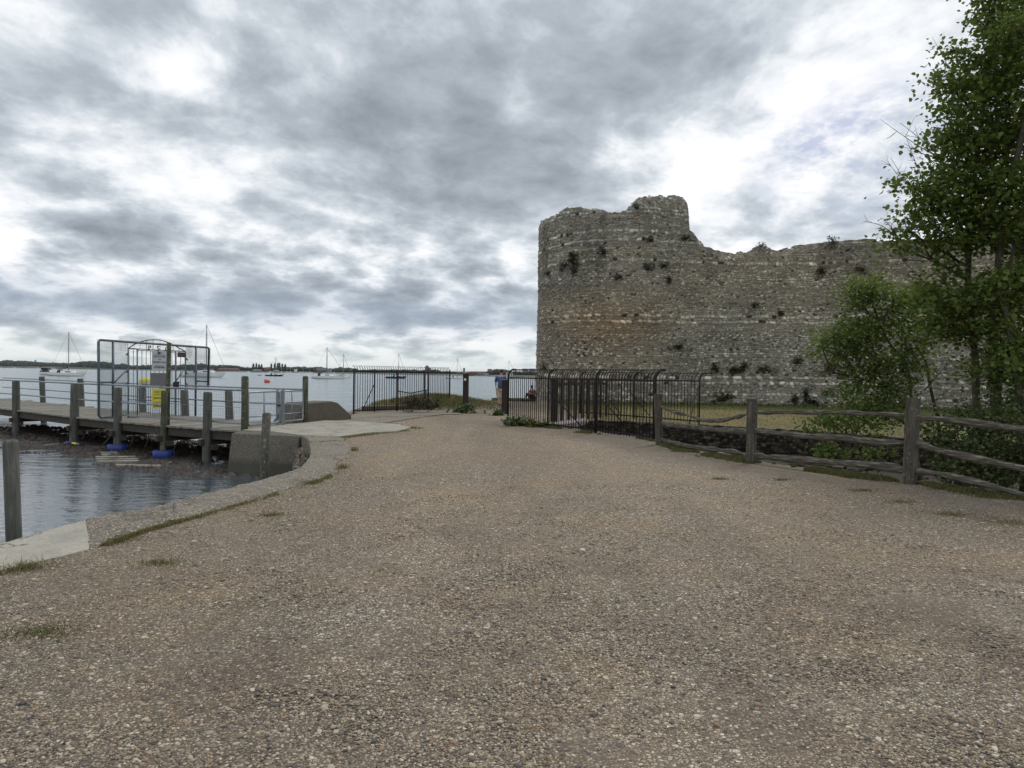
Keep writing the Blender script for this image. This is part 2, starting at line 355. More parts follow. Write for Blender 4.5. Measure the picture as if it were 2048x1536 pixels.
    col = mix(nt, mth(nt, 'MULTIPLY_ADD', nearm, -.55, .55), col, mix(nt, 1.0, col, (1.13, 1.09, 1.05), 'MULTIPLY'))
    lane = noise(nt, vmth(nt, 'MULTIPLY', p, (.55, .10, 1)), 1.0, 5, .55, .6)
    col = mix(nt, mrange(nt, lane, .40, .60, .0, .55), col, mix(nt, 1.0, col, (.64, .645, .65), 'MULTIPLY'))
    col = mix(nt, mrange(nt, noise(nt, p, .7, 6, .65), .50, .66, 0, .8), col, mix(nt, 1.0, col, (1.10, 1.01, .88), 'MULTIPLY'))
    col = mix(nt, 1.0, col, (1.06, 1.06, 1.04), 'MULTIPLY')
    setb(nt, b, col, .9, bump(nt, h, .9, .016, bump(nt, noise(nt, p, 2.5, 6, .65), .35, .05)))
    b.inputs['Specular IOR Level'].default_value = .25
    return m
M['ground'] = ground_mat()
def pebble_mat():
    m, nt, b, _ = newmat('loose_pebbles')
    rnd = node(nt, 'ShaderNodeNewGeometry').outputs['Random Per Island']; p = pos(nt)
    col = ramp(nt, rnd, [(0, (.055, .057, .062)), (.14, (.11, .103, .094)), (.28, (.18, .148, .112)), (.46, (.25, .20, .138)), (.56, (.225, .135, .078)), (.64, (.29, .255, .20)), (.85, (.37, .315, .235)), (1, (.56, .50, .40))])
    col = mix(nt, mrange(nt, noise(nt, p, 90, 4), .4, .7, 0, .35), col, (.15, .12, .09))
    setb(nt, b, col, .8); b.inputs['Specular IOR Level'].default_value = .3
    return m
M['pebble'] = pebble_mat()
def leafmat(name, stops, trans=.5, rough=.5):
    m, nt, b, out = newmat(name)
    rnd = node(nt, 'ShaderNodeNewGeometry').outputs['Random Per Island']
    col = ramp(nt, rnd, stops)
    setb(nt, b, col, rough); b.inputs['Specular IOR Level'].default_value = .22
    t = node(nt, 'ShaderNodeBsdfTranslucent', {'Color': mix(nt, .5, col, (.12, .16, .02))})
    mx = node(nt, 'ShaderNodeMixShader', {0: trans, 1: b.outputs[0], 2: t.outputs[0]})
    nt.links.new(mx.outputs[0], out.inputs[0]); return m
M['leaf'] = leafmat('lime_leaves', [(0, (.05, .088, .024)), (.35, (.10, .16, .038)), (.7, (.165, .23, .055)), (.93, (.15, .17, .042)), (1, (.14, .12, .026))])
M['leaf_light'] = leafmat('sapling_leaves', [(0, (.07, .115, .03)), (.4, (.125, .195, .045)), (.8, (.185, .265, .062)), (1, (.14, .15, .04))])
M['leaf_dark'] = leafmat('hedge_leaves', [(0, (.02, .038, .013)), (.4, (.04, .066, .021)), (.8, (.07, .098, .032)), (1, (.10, .085, .035))], .25)
M['ivy'] = leafmat('wall_plant_leaves', [(0, (.010, .013, .007)), (.5, (.022, .028, .013)), (.85, (.04, .048, .02)), (1, (.07, .05, .025))], .15)
M['grass'] = leafmat('verge_grass', [(0, (.04, .055, .018)), (.4, (.075, .09, .03)), (.75, (.125, .12, .048)), (1, (.24, .19, .095))], .3, .7)
M['dry_grass'] = leafmat('dry_grass', [(0, (.06, .065, .025)), (.4, (.13, .12, .05)), (.75, (.22, .18, .085)), (1, (.32, .26, .14))], .3, .7)
M['dead_bush'] = leafmat('dead_bush', [(0, (.028, .024, .016)), (.5, (.06, .05, .03)), (1, (.11, .10, .055))], .1, .8)
M['weed'] = leafmat('weed_leaves', [(0, (.022, .05, .015)), (.5, (.045, .09, .03)), (1, (.09, .13, .05))], .25)
M['seaweed'] = plain('seaweed', (.026, .016, .011), .5, 0, .8, 14, c2=(.010, .008, .007), bmp=1.0)
# ------------------------------------------------------------------ sea
SEA = -0.9
def sea_mat():
    m, nt, b, _ = newmat('sea_water'); p = pos(nt)
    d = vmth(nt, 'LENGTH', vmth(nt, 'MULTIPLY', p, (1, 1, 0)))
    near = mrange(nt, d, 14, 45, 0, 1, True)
    ps = vmth(nt, 'MULTIPLY', p, (.75, 1.5, 1))
    w1 = noise(nt, ps, .7, 3, .5, .3); w2 = noise(nt, ps, 3.2, 4, .6, .3); w3 = noise(nt, vmth(nt, 'MULTIPLY', p, (.10, .30, 1)), 1.0, 4, .55)
    n = bump(nt, w1, mth(nt, 'MULTIPLY_ADD', near, .74, .13), .30)
    n = bump(nt, w2, mth(nt, 'MULTIPLY_ADD', near, .42, .36), .055, n)
    n = bump(nt, w3, mth(nt, 'MULTIPLY', near, .6), .6, n)
    gust_shade = noise(nt, vmth(nt, 'MULTIPLY', p, (.05, .16, 1)), 1.0, 6, .62)
    base_c = mix(nt, near, (.04, .055, .064), mix(nt, mrange(nt, gust_shade, .35, .65), (.02, .06, .075), (.10, .145, .15)))  # light and dark of far ripples put into the base colour
    setb(nt, b, base_c, mth(nt, 'MULTIPLY_ADD', near, mth(nt, 'MULTIPLY_ADD', gust_shade, .16, .08), .03), n)
    b.inputs['IOR'].default_value = 1.62
    return m
M['sea'] = sea_mat()
mb = MB()
xs = [-14000, -3000, -800, -200, -60, 0, 60, 200, 800, 3000, 14000]; ys = [-200, 0, 60, 200, 600, 2000, 6000, 16000]
mb.add([(x, y, SEA) for y in ys for x in xs], [(j * 11 + i, j * 11 + i + 1, j * 11 + 12 + i, j * 11 + 11 + i) for j in range(7) for i in range(10)])
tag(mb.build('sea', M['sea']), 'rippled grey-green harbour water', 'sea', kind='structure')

# ------------------------------------------------------------------ plan of the land
COP_OUT = [G(*p) for p in [(-420, 1210), (-200, 1150), (0, 1097), (126, 1060), (202, 1038.6), (307, 1020), (390, 997), (517, 964.5), (592, 943), (614, 925), (621, 903), (614, 882), (600, 874)]]
COP_IN = [G(*p) for p in [(-420, 1290), (-200, 1210), (0, 1145), (130, 1114), (209.5, 1091), (300, 1060), (408, 1029.5), (585, 977), (655, 954), (694, 920), (704, 896), (690, 880), (676, 873)]]
COP_OUT.insert(0, COP_OUT[0] + (COP_OUT[0] - COP_OUT[1]) / np.linalg.norm(COP_OUT[0] - COP_OUT[1]) * 7); COP_IN.insert(0, COP_IN[0] + (COP_OUT[0] - COP_OUT[1]) / np.linalg.norm(COP_OUT[0] - COP_OUT[1]) * 7)
def resample(P, n):
    P = np.array(P); d = np.r_[0, np.cumsum(np.linalg.norm(np.diff(P, axis=0), axis=1))]
    t = np.linspace(0, d[-1], n); return np.stack([np.interp(t, d, P[:, k]) for k in range(P.shape[1])], 1)
def catmull(P, n=8):
    P = np.array(P, float); Q = np.vstack([2 * P[0] - P[1], P, 2 * P[-1] - P[-2]]); out = []
    for i in range(1, len(Q) - 2):
        a, b, c, d = Q[i - 1], Q[i], Q[i + 1], Q[i + 2]
        for k in range(n):
            t = k / n; out.append(.5 * (2 * b + (c - a) * t + (2 * a - 5 * b + 4 * c - d) * t * t + (3 * b - a - 3 * c + d) * t ** 3))
    out.append(P[-1]); return np.array(out)
co = catmull(COP_OUT, 6); ci = catmull(COP_IN, 6)
mid = (co + ci) / 2
SHORE = [tuple(p[:2]) for p in mid] + [tuple(G(*p)[:2]) for p in [(598, 860), (612, 846), (650, 836), (700, 829), (716, 824), (738, 811), (765, 800), (850, 797), (950, 799), (1000, 800.5), (1060, 800)]]
SHORE += [(4, 58), (70, 62), (70, -14), (mid[0][0] + .5, -14)]
SHORE = np.array(SHORE)
def sdist(x, y, P):           # signed distance, positive inside
    x = np.asarray(x, float); y = np.asarray(y, float); dmin = np.full(x.shape, 1e9); ins = np.zeros(x.shape, bool)
    n = len(P)
    for i in range(n):
        (ax, ay), (bx, by) = P[i], P[(i + 1) % n]; ex, ey = bx - ax, by - ay
        t = np.clip(((x - ax) * ex + (y - ay) * ey) / (ex * ex + ey * ey + 1e-12), 0, 1)
        dmin = np.minimum(dmin, np.hypot(x - ax - t * ex, y - ay - t * ey))
        c = ((ay > y) != (by > y)) & (x < (bx - ax) * (y - ay) / (by - ay + 1e-15) + ax); ins ^= c
    return np.where(ins, dmin, -dmin)
def pldist(x, y, P):          # distance to an open polyline
    x = np.asarray(x, float); y = np.asarray(y, float); dmin = np.full(x.shape, 1e9)
    for (ax, ay), (bx, by) in zip(P[:-1], P[1:]):
        ex, ey = bx - ax, by - ay; t = np.clip(((x - ax) * ex + (y - ay) * ey) / (ex * ex + ey * ey + 1e-12), 0, 1)
        dmin = np.minimum(dmin, np.hypot(x - ax - t * ex, y - ay - t * ey))
    return dmin
POST = [G(1319, 893)[:2], G(1502, 930)[:2], G(1819, 974)[:2]]
POST.append(POST[2] + (POST[2] - POST[1]) * 1.08)
RA = G(1015, 846)[:2]; RB = G(1309, 886)[:2]                 # front railing of the ditch
RC, RD = G(1160, 829)[:2], G(1398, 849)[:2]                  # rear railing
FENCE = [RA, RB] + POST[:4] + [POST[3] + (3, -4)]
def off(P, d):
    P = np.array(P); t = np.gradient(P, axis=0); t /= np.linalg.norm(t, axis=1)[:, None]
    return P + np.stack([-t[:, 1], t[:, 0]], 1) * d
NEAR = off([RA + (RB - RA) * .36, RA + (RB - RA) * .7, RB, POST[1], POST[2], POST[3], POST[3] + (3, -4)], .42)
FAR = np.array([G(*p)[:2] for p in [(1135, 847), (1180, 843), (1240, 844), (1310, 848), (1400, 852), (1500, 858), (1640, 866), (1800, 878)]] + [(17, 15.5), (24, 8)])
DITCH = np.vstack([NEAR, off(FAR, .36)[::-1]])
# castle wall plan
_c = np.array((6.15, 44.0)); _R = 4.62
WPATH = [(9.5, 53.0), (6.3, 50.6), (3.4, 48.4)] + [tuple(_c + _R * np.array((math.cos(a), math.sin(a)))) for a in np.radians([165, 183, 200, 218, 236, 254, 270, 284])] + [(8.9, 39.78), (10.3, 39.9), (13, 39.75), (16.8, 39.0), (20.9, 37.8), (24.9, 36.2), (31, 33.2), (42, 27)]
WP = resample(catmull(WPATH, 14), 2400)
def bound(x, a, b): return np.clip((x - a) / (b - a), 0, 1)
def sm(x, a, b): t = bound(x, a, b); return t * t * (3 - 2 * t)
def gz(x, y, fine=True):
    x = np.asarray(x, float); y = np.asarray(y, float)
    s = sdist(x, y, SHORE); dd = sdist(x, y, DITCH)
    farside = (x > 1.5) & (y > np.interp(x, FAR[:, 0], FAR[:, 1]))
    z = .02 * (fbm(x * .6, y * .6, 3) - .5)
    z = z + np.where(farside, .155 * sm(y - np.interp(x, FAR[:, 0], FAR[:, 1]), .5, 11), 0)
    fd = pldist(x, y, np.array(FENCE))
    z = z + .05 * sm(2.0 - fd, 0, 2.0) * np.where(farside, 0, 1) * (.4 + fbm(x * 1.5, y * 1.5, 9))
    z = z + .22 * np.exp(-((x + 3.9) ** 2 / 5.0 + (y - 37.5) ** 2 / 16))                       # grassy hump by the shore railing
    z = np.where(dd > 0, z - .84 * sm(dd, 0, .28), z)
    beach = (y > 31) & (x > -9)
    z = np.where(s < 0, z - np.where(beach, np.minimum(-s * .35, 3), np.minimum(-s * 8, 3)), z)
    return z
def gz1(x, y): return float(gz(np.array([x]), np.array([y]))[0])
gx = np.r_[np.arange(-40, -14, .5), np.arange(-14, 16, .14), np.arange(16, 70.1, .5)]
gy = np.r_[np.arange(-14, 1, .5), np.arange(1, 28, .14), np.arange(28, 62, .3)]
X, Y = np.meshgrid(gx, gy); Z = gz(X, Y)
Z += np.where((Y < 30) & (Z > -.3), .012 * (fbm(X * 3, Y * 3, 5) - .5), 0)
nx_, ny_ = len(gx), len(gy); I = np.arange(nx_ * ny_).reshape(ny_, nx_)
F = np.stack([I[:-1, :-1], I[:-1, 1:], I[1:, 1:], I[1:, :-1]], -1).reshape(-1, 4)
ground = fastmesh('ground', np.stack([X, Y, Z], -1).reshape(-1, 3), F, M['ground'], smooth=True)
tag(ground, 'wide gravel track of brown and grey shingle with dirt verges', 'ground', kind='structure')
farY = np.interp(X, FAR[:, 0], FAR[:, 1]); fd = pldist(X, Y, np.array(FENCE)); wd = pldist(X, Y, WP[::40])
farside = (X > 2.2) & (Y > farY - .3)
lawn = np.where(farside & (Y > farY + .35), sm(X - 1.2 + (Y - 30) * .05, 0.6, 2.4), 0)
attr(ground, 'lawn', lawn); attr(ground, 'lush', sm(7.5 - wd, 0, 7.5) * .8 + .35 * sm(X, 7, 16))
soil = np.where(farside, .3, np.maximum(sm(2.6 - fd, 0, 2.2) * .8, sm(X - .42 * Y - .2, 0, 3.5) * .45))
soil = np.where(sdist(X, Y, DITCH) > 0, 1.0, soil); attr(ground, 'soil', soil)
cid = pldist(X, Y, ci[:, :2]); sh = sdist(X, Y, SHORE)
green = np.where(farside, 0, np.maximum(sm(.9 - fd, 0, .8) * .42, np.maximum(sm(.35 - cid, 0, .3) * .55, sm(1.9 - cid, 0, 1.6) * .20 * (Y < 9))))
green = np.maximum(green, np.exp(-((X + 3.9) ** 2 / 4.0 + (Y - 37.5) ** 2 / 18)) * .9)
green = np.maximum(green, np.where((Y > 38) & (sh < 2.2), .6, 0)); attr(ground, 'green', green); attr(ground, 'ditch', sm(sdist(X, Y, DITCH), -.05, .15))

# loose pebbles on the near track, one mass
def pebbles():
    bm = bmesh.new(); bmesh.ops.create_icosphere(bm, subdivisions=1, radius=1.0)
    T = np.array([v.co for v in bm.verts]); TF = np.array([[v.index for v in f.verts] for f in bm.faces]); bm.free()
    bm = bmesh.new(); bmesh.ops.create_icosphere(bm, subdivisions=2, radius=1.0)
    T2 = np.array([v.co for v in bm.verts]); TF2 = np.array([[v.index for v in f.verts] for f in bm.faces]); bm.free()
    Vs, Fs, n0 = [], [], 0
    for T_, TF_, N, y0, y1, s0, s1, pw in ((T, TF, 90000, 2.3, 12, .0045, .0095, 1.9), (T2, TF2, 3000, 2.3, 11, .009, .016, 1.9), (T2, TF2, 60, 2.4, 9, .016, .024, 1.5)):
        y = y0 + (y1 - y0) * rng.random(N * 2) ** pw; x = (rng.random(N * 2) * 2 - 1) * (y * .78 + 1.2)
        cl = fbm(x * 1.3, y * 1.3, 21, 5)
        keep = (rng.random(N * 2) < sm(cl, .36, .62) * .9 + .1) & (sdist(x, y, SHORE) > .34)
        x, y = x[keep][:N], y[keep][:N]; n = len(x); z = gz(x, y)
        s = s0 + (s1 - s0) * rng.random(n) ** 2; S = np.stack([s * (1 + .5 * rng.random(n)), s * (.75 + .4 * rng.random(n)), s * (.38 + .3 * rng.random(n))], 1)
        a = rng.random(n) * 6.283; tl = (rng.random(n) - .5) * .6
        bumpv = 1 + .55 * (rng.random((n, len(T_), 1)) - .5) * (1 if len(T_) < 50 else .55)
        L = T_[None] * bumpv * S[:, None, :]
        ca, sa = np.cos(a)[:, None], np.sin(a)[:, None]; ct, st = np.cos(tl)[:, None], np.sin(tl)[:, None]
        lx, ly, lz = L[..., 0], L[..., 1], L[..., 2]; lx, lz = lx * ct - lz * st, lx * st + lz * ct
        V = np.stack([lx * ca - ly * sa + x[:, None], lx * sa + ly * ca + y[:, None], lz + (z + S[:, 2] * .35)[:, None]], -1)
        Vs.append(V.reshape(-1, 3)); Fs.append((TF_[None] + (np.arange(n) * len(T_))[:, None, None]).reshape(-1, 3) + n0); n0 += n * len(T_)
    o = fastmesh('pebbles', np.vstack(Vs), np.vstack(Fs), M['pebble'], smooth=True)
    tag(o, 'loose mixed pebbles and flints scattered over the near track', 'pebbles', kind='stuff')
pebbles()

# ------------------------------------------------------------------ sea wall, landing and slab
sw = thing('sea_wall', 'curving low concrete sea wall edging the gravel track', 'sea wall', tuple(G(400, 1015)))
def strip(out, inn, z, i0, i1, name, mat, wob=.012, depth=2.2):
    o, n = out[i0:i1], inn[i0:i1]; m = len(o); K = 6; V = []
    for j in range(m):
        V.append((o[j][0], o[j][1], -depth)); V.append((o[j][0], o[j][1], z - .03))
        for k in range(K + 1):
            t = .02 + .98 * k / K; q = o[j] * (1 - t) + n[j] * t
            V.append((q[0] + random.uniform(-.01, .01), q[1] + random.uniform(-.01, .01), z + wob * random.uniform(-1, 1) - (.03 if k == K else 0)))
        V.append((n[j][0], n[j][1], -.3))
    w = K + 4
    F = [(j * w + k, j * w + k + 1, (j + 1) * w + k + 1, (j + 1) * w + k) for j in range(m - 1) for k in range(w - 1)]
    F += [tuple(range(w - 1, -1, -1)), tuple((m - 1) * w + k for k in range(w))]
    return MB().add(V, F).build(name, mat, sw)
co2, ci2 = catmull(COP_OUT, 12), catmull(COP_IN, 12)
strip(co2, ci2, .045, 0, 56, 'coping', M['pale_concrete'], .002)['label'] = 'smooth pale repaired section of the wall top'
ci2j = ci2.copy(); _n = ci2 - co2; _n /= np.linalg.norm(_n, axis=1)[:, None]; ci2j += _n * ((fbm(np.arange(len(ci2)) * .22, np.arange(len(ci2)) * 0, 81, 4) - .62) * .42)[:, None]
_cut = [55, 78, 100, 120, 140, len(co2)]
for _a, _b in zip(_cut[:-1], _cut[1:]):
    _o, _i = co2.copy(), ci2j.copy(); _o[_a] = _o[_a] * .94 + _o[_a + 1] * .06; _i[_a] = _i[_a] * .94 + _i[_a + 1] * .06; _o[_a:_b + 1] += _n[_a:_b + 1] * random.uniform(-.012, .012)
    strip(_o, _i, .04 + random.uniform(-.012, .008), _a, min(_b + 1, len(co2)), 'coping', M['coping'], .009)
# broken inner face between the wall and the landing block
mb = MB()
for i in range(34):
    px = random.uniform(600, 622); q = G(px, random.uniform(888, 935)); r = random.uniform(.05, .12)
    bm = bmesh.new(); bmesh.ops.create_icosphere(bm, subdivisions=1, radius=r)
    mb.add([np.array(v.co) * (1 + random.uniform(-.2, .2)) + (q[0] - .05, q[1], random.uniform(-.5, -.08)) for v in bm.verts], [[v.index for v in f.verts] for f in bm.faces]); bm.free()
mb.build('rubble_core', M['coping'], sw)

lb = thing('landing_block', 'battered concrete landing block at the shore end of the pier', 'concrete block', tuple(G(530, 872)))
top = [G(463, 869)[:2], G(598, 875)[:2], G(640, 868)[:2], G(640, 850)[:2], G(560, 852)[:2], G(490, 861)[:2]]
a0, a1 = D(448, 940, 17.3), D(582, 946, 17.1)
bot = [(a0[0], a0[1]), (a1[0] + .1, a1[1]), tuple(top[2]), tuple(top[3]), tuple(top[4]), (top[5][0] - .25, top[5][1] + .1)]
MB().prism(bot, -1.5, .035, top).build('body', M['block_concrete'], lb, bevel=.03)
sl = [G(*p)[:2] for p in [(486, 863.5), (540, 866), (600, 873.5), (640, 876), (678, 876.5), (740, 868.5), (790, 866), (812, 861), (822, 857), (800, 852.5), (760, 849), (700, 845), (650, 844), (616, 848), (560, 853), (520, 857)]]
mb = MB().prism(sl, -.12, .055)
tag(mb.build('landing_pavement', M['slab_concrete'], bevel=.015), 'pale worn concrete apron between pier and track', 'pavement', kind='structure')
sl2 = [G(*p)[:2] for p in [(700, 845), (760, 848.5), (800, 842), (880, 830), (925, 829), (905, 822), (845, 824), (760, 828), (716, 826), (704, 836)]]
tag(MB().prism(sl2, -.12, .03).build('broken_pavement', M['coping']), 'cracked old concrete paving by the shore railing', 'pavement', kind='structure')
# sloping concrete block
A0, A1 = G(606, 846), G(703, 838); dirv = (A1 - A0) / np.linalg.norm(A1 - A0); perp = np.array((-dirv[1], dirv[0], 0)); L = np.linalg.norm(A1 - A0)
prof = [(-.55, -1.2), (-.55, .0), (.05, .62), (L * .57, .64), (L * .70, .58), (L * 1.0, .14), (L * 1.02, -.2), (L * 1.02, -1.2)]
wd_ = thing('concrete_wedge', 'brown sloping concrete block beside the tall pier gate post', 'concrete block', tuple(A0))
V = [A0 + dirv * u + np.array((0, 0, z)) for u, z in prof] + [A0 + dirv * u + perp * .75 + np.array((0, 0, z)) for u, z in prof]; n = len(prof)
MB().add(V, [tuple(range(n)), tuple(range(2 * n - 1, n - 1, -1))] + [(i + n, (i + 1) % n + n, (i + 1) % n, i) for i in range(n)]).build('body', M['block_concrete'], wd_, bevel=.04)

# ------------------------------------------------------------------ castle
wpx = np.array([proj((p[0], p[1], 3.0))[0] for p in WP])
tang = np.gradient(WP, axis=0); tang /= np.linalg.norm(tang, axis=1)[:, None]
wn = np.stack([tang[:, 1], -tang[:, 0]], 1)                       # outward, towards the track
ulen = np.r_[0, np.cumsum(np.linalg.norm(np.diff(WP, axis=0), axis=1))]
iL = int(np.argmin(wpx[:1500])); PROF = [(1060, 452), (1076, 448), (1079, 443), (1090, 437), (1105, 432), (1125, 419), (1135, 413), (1155, 416), (1170, 420), (1195, 417), (1210, 420), (1225, 425), (1243, 423), (1255, 417), (1270, 413), (1274, 411), (1276.5, 395), (1300, 391), (1340, 393), (1366, 391), (1371, 399), (1376, 404), (1378, 416), (1381, 456), (1390, 465), (1400, 480), (1408, 492), (1425, 497), (1450, 502), (1468, 506), (1490, 503), (1505, 500), (1508, 494), (1530, 491), (1545, 497), (1560, 499), (1600, 491), (1650, 485), (1690, 480), (1750, 479), (1760, 484), (1850, 478), (2048, 462), (2400, 430)]
pfx, pfy = np.array(PROF).T
def wallH(i):
    p = WP[i]; h = 9.0
    if i < iL: px0 = 1060 + 20 * max(0, (i - iL + 120) / 120)
    for _ in range(4):
        px, py = proj((p[0], p[1], h))
        tgt = float(np.interp(px if i >= iL else 1077, pfx, pfy)); h += (py - tgt) * np.linalg.norm(p) / FPX
    return h
ui = [0]; i = 0
while i < len(WP) - 1:
    fine = iL - 60 < i and wpx[i] < 2080
    step = .034 if fine else .25
    j = i + 1
    while j < len(WP) - 1 and ulen[j] - ulen[i] < step: j += 1
    ui.append(j); i = j
ui = np.array(ui); NU = len(ui); NV = 310
H = np.array([wallH(int(k)) for k in ui]); U = ulen[ui]
H = H + .13 * (hashn(np.floor(U / .23), 3.0) - .5) + .10 * (fbm(U * 1.3, U * 0, 4) - .5)
base = np.array([gz1(*WP[k]) for k in ui]) - .15
zg = np.linspace(-.2, 12.75, NV); vv = np.minimum(np.maximum(zg[None], base[:, None]), H[:, None]); uu = np.repeat(U[:, None], NV, 1)
def stonework(u, v):
    vw = v + .16 * (fbm(u * .22, v * .1, 11, 3) - .5) * 2 + .06 * (fbm(u * 1.7, v * .9, 12, 3) - .5) * 2
    hs = np.where(hashn(np.arange(170), 2) > .91, .19, .075 + .05 * hashn(np.arange(170), 5)); edges = np.cumsum(hs) - .6
    r = np.clip(np.searchsorted(edges, vw) - 1, 0, 168); v0, v1 = edges[r], edges[r + 1]
    w = (v1 - v0) * (1.0 + .55 * hashn(r, 8)); s = u / w + hashn(r, 9) * 7 + (vw - (v0 + v1) / 2) / w * (hashn(r, 21) - .5) * np.where(hs[np.clip(r + 1, 0, 169)] > .15, 0, 2.3); s = s + .45 * (fbm(u * 3.2, v * 3.2, 14, 3) - .5) * 2
    c = np.floor(s); b0 = c + .5 * (hashn(c, r, 1) - .5); b1 = c + 1 + .5 * (hashn(c + 1, r, 1) - .5)
    c = np.where(s < b0, c - 1, np.where(s > b1, c + 1, c))
    b0 = c + .5 * (hashn(c, r, 1) - .5); b1 = c + 1 + .5 * (hashn(c + 1, r, 1) - .5)
    du = np.minimum(s - b0, b1 - s) * w; v0 = v0 + .045 * (hashn(c, r, 6) - .5); v1 = v1 + .045 * (hashn(c, r, 7) - .5); dv = np.minimum(vw - v0, v1 - vw)
    rc = .045; d = np.where((du < rc) & (dv < rc), rc - np.hypot(np.maximum(rc - du, 0), np.maximum(rc - dv, 0)), np.minimum(du, dv)); gap = -.004 + .020 * fbm(u * 3, v * 3, 17, 2); fr = sm(d, gap, gap + .032)
    id1, id2, id3 = hashn(c, r, 2), hashn(c, r, 3), hashn(c, r, 4)
    missing = (id1 < .045)
    tilt = .75 * ((s - (b0 + b1) / 2) * w * (id2 - .5) * .9 + (vw - (v0 + v1) / 2) * (id3 - .65) * .9)
    h = fr * (.022 + .045 * id3) * np.where(missing, -.6, 1) + fr * tilt * np.where(missing, 0, 1)
    return h, fr, id1, id2, id3, r, missing, hs[np.clip(r + 1, 0, 169)] > .2
h, fr, i1, i2, i3, row, missing, bigc = stonework(uu, vv)
ut = np.interp(1230, wpx[iL:], ulen[iL:]); 
n_a = fbm(uu * .35, vv * .5, 31, 4); n_b = fbm(uu * .9, vv * 1.3, 32, 4)
ghost = hashn(np.floor(row / 3.0), 77)
def C(a): return np.array(a)[None, None]
flint = np.where((i2 < .17)[..., None], C((.46, .44, .41)), np.where((i2 < .42)[..., None], C((.27, .26, .245)), np.where((i2 < .8)[..., None], C((.185, .178, .165)), C((.085, .083, .08)))))
tan = np.where((i2 < .3)[..., None], C((.37, .315, .23)), np.where((i2 < .7)[..., None], C((.285, .235, .16)), C((.19, .155, .11))))
grey = np.where((i2 < .3)[..., None], C((.315, .31, .28)), np.where((i2 < .75)[..., None], C((.225, .222, .20)), C((.135, .13, .12))))
brown = np.where((i2 < .18)[..., None], C((.36, .31, .26)), np.where((i2 < .6)[..., None], C((.21, .155, .115)), C((.12, .088, .066))))
tw = sm(ut + 3.0 - uu, -1.5, 1.5)[..., None]                       # 1 on the tower
def wgt(c, wdt): return np.exp(-((vv - c) / wdt) ** 2)[..., None]
q = i1[..., None]; jit = (n_a - .5)[..., None] * 3.0 + (q - .5) * .9
ptan = np.clip(tw * (wgt(5.7, .65) * 1.3 + wgt(8.1, .35) * .7 + wgt(4.9, .6) * 1.3 + .10) + (1 - tw) * (wgt(6.6, 1.0) * .75 + wgt(4.6, .5) * .3 + .08) + jit * .35, 0, 1)
pbrn = np.clip(tw * (wgt(3.7, 1.1) * 1.5 + wgt(1.9, .9) * .9) + (1 - tw) * (wgt(7.4, 1.1) * .55 + wgt(5.6, .6) * .35 + .05) + jit * .35, 0, 1)
pfl = np.clip(tw * (wgt(6.9, .35) * .8 + wgt(3.0, .25) * .6 + wgt(.6, .9) * .55 + .1) + (1 - tw) * (wgt(1.8, 1.9) * .95 + wgt(3.6, .35) * .8) + jit * .35, 0, 1)
den = ptan + pbrn + pfl + .45
col = (tan * ptan + brown * pbrn + flint * pfl + grey * .45) / den; col = col * (.74 + .55 * i1[..., None] ** 1.5) * 1.72
bigr = (np.where(hashn(np.arange(170), 2) > .91, 1, 0)[np.clip(row + 1, 0, 169)] > 0)
pure = np.where(bigr[..., None], col * 1.05, np.where(((i3 * 1.0) < (pfl / den)[..., 0] * .9)[..., None], flint * 1.28, col))
col = np.where((n_b > .3)[..., None], pure, col)
mort = C((.20, .168, .128)) * (.6 + .9 * n_b[..., None])
col = col * fr[..., None] + mort * (1 - fr[..., None])
col = np.where((missing & (fr > .3))[..., None], C((.05, .045, .037)), col) * (.82 + .36 * n_a[..., None])
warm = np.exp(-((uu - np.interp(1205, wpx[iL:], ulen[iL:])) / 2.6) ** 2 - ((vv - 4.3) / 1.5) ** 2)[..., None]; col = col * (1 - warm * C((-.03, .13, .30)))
streak = sm(fbm(uu * 1.2, vv * .12, 41, 4), .55, .72)[..., None] * sm(vv, 5, 9)[..., None]
col = col * (1 - streak * .3)
h = h + .10 * (fbm(uu * .5, vv * .5, 51, 4) - .5) + .03 * (n_b - .5) - .10 * sm(vv - (H[:, None] - .35), 0, .35)
h = h - .35 * sm(fbm(uu * .9, vv * 1.1, 55, 4), .70, .86) * .3
tap = (.004 * (vv - 4))                                             # slight batter
P0 = WP[ui]; N0 = wn[ui]
_g = col.mean(-1, keepdims=True); col = (col * .82 + _g * .18) * C((.97, 1.0, .965))
Vf = np.stack([P0[:, None, 0] + N0[:, None, 0] * (h - tap), P0[:, None, 1] + N0[:, None, 1] * (h - tap), vv], -1)
def wallmat():
    m, nt, b, _ = newmat('flint_masonry'); p = pos(nt)
    c = node(nt, 'ShaderNodeAttribute', attribute_name='col').outputs['Color']
    g = noise(nt, p, 26, 5, .7)
    c2 = mix(nt, 1.0, c, ramp(nt, g, [(.3, (.60, .60, .60)), (.5, (.95, .95, .95)), (.75, (1.35, 1.33, 1.28))]), 'MULTIPLY')
    setb(nt, b, c2, .92, bump(nt, g, .8, .03)); b.inputs['Specular IOR Level'].default_value = .2
    return m
M['masonry'] = wallmat()
castle = thing('castle_ruin', 'ruined flint castle wall ending in a rounded broken-topped tower', 'castle', (8, 39, 0))
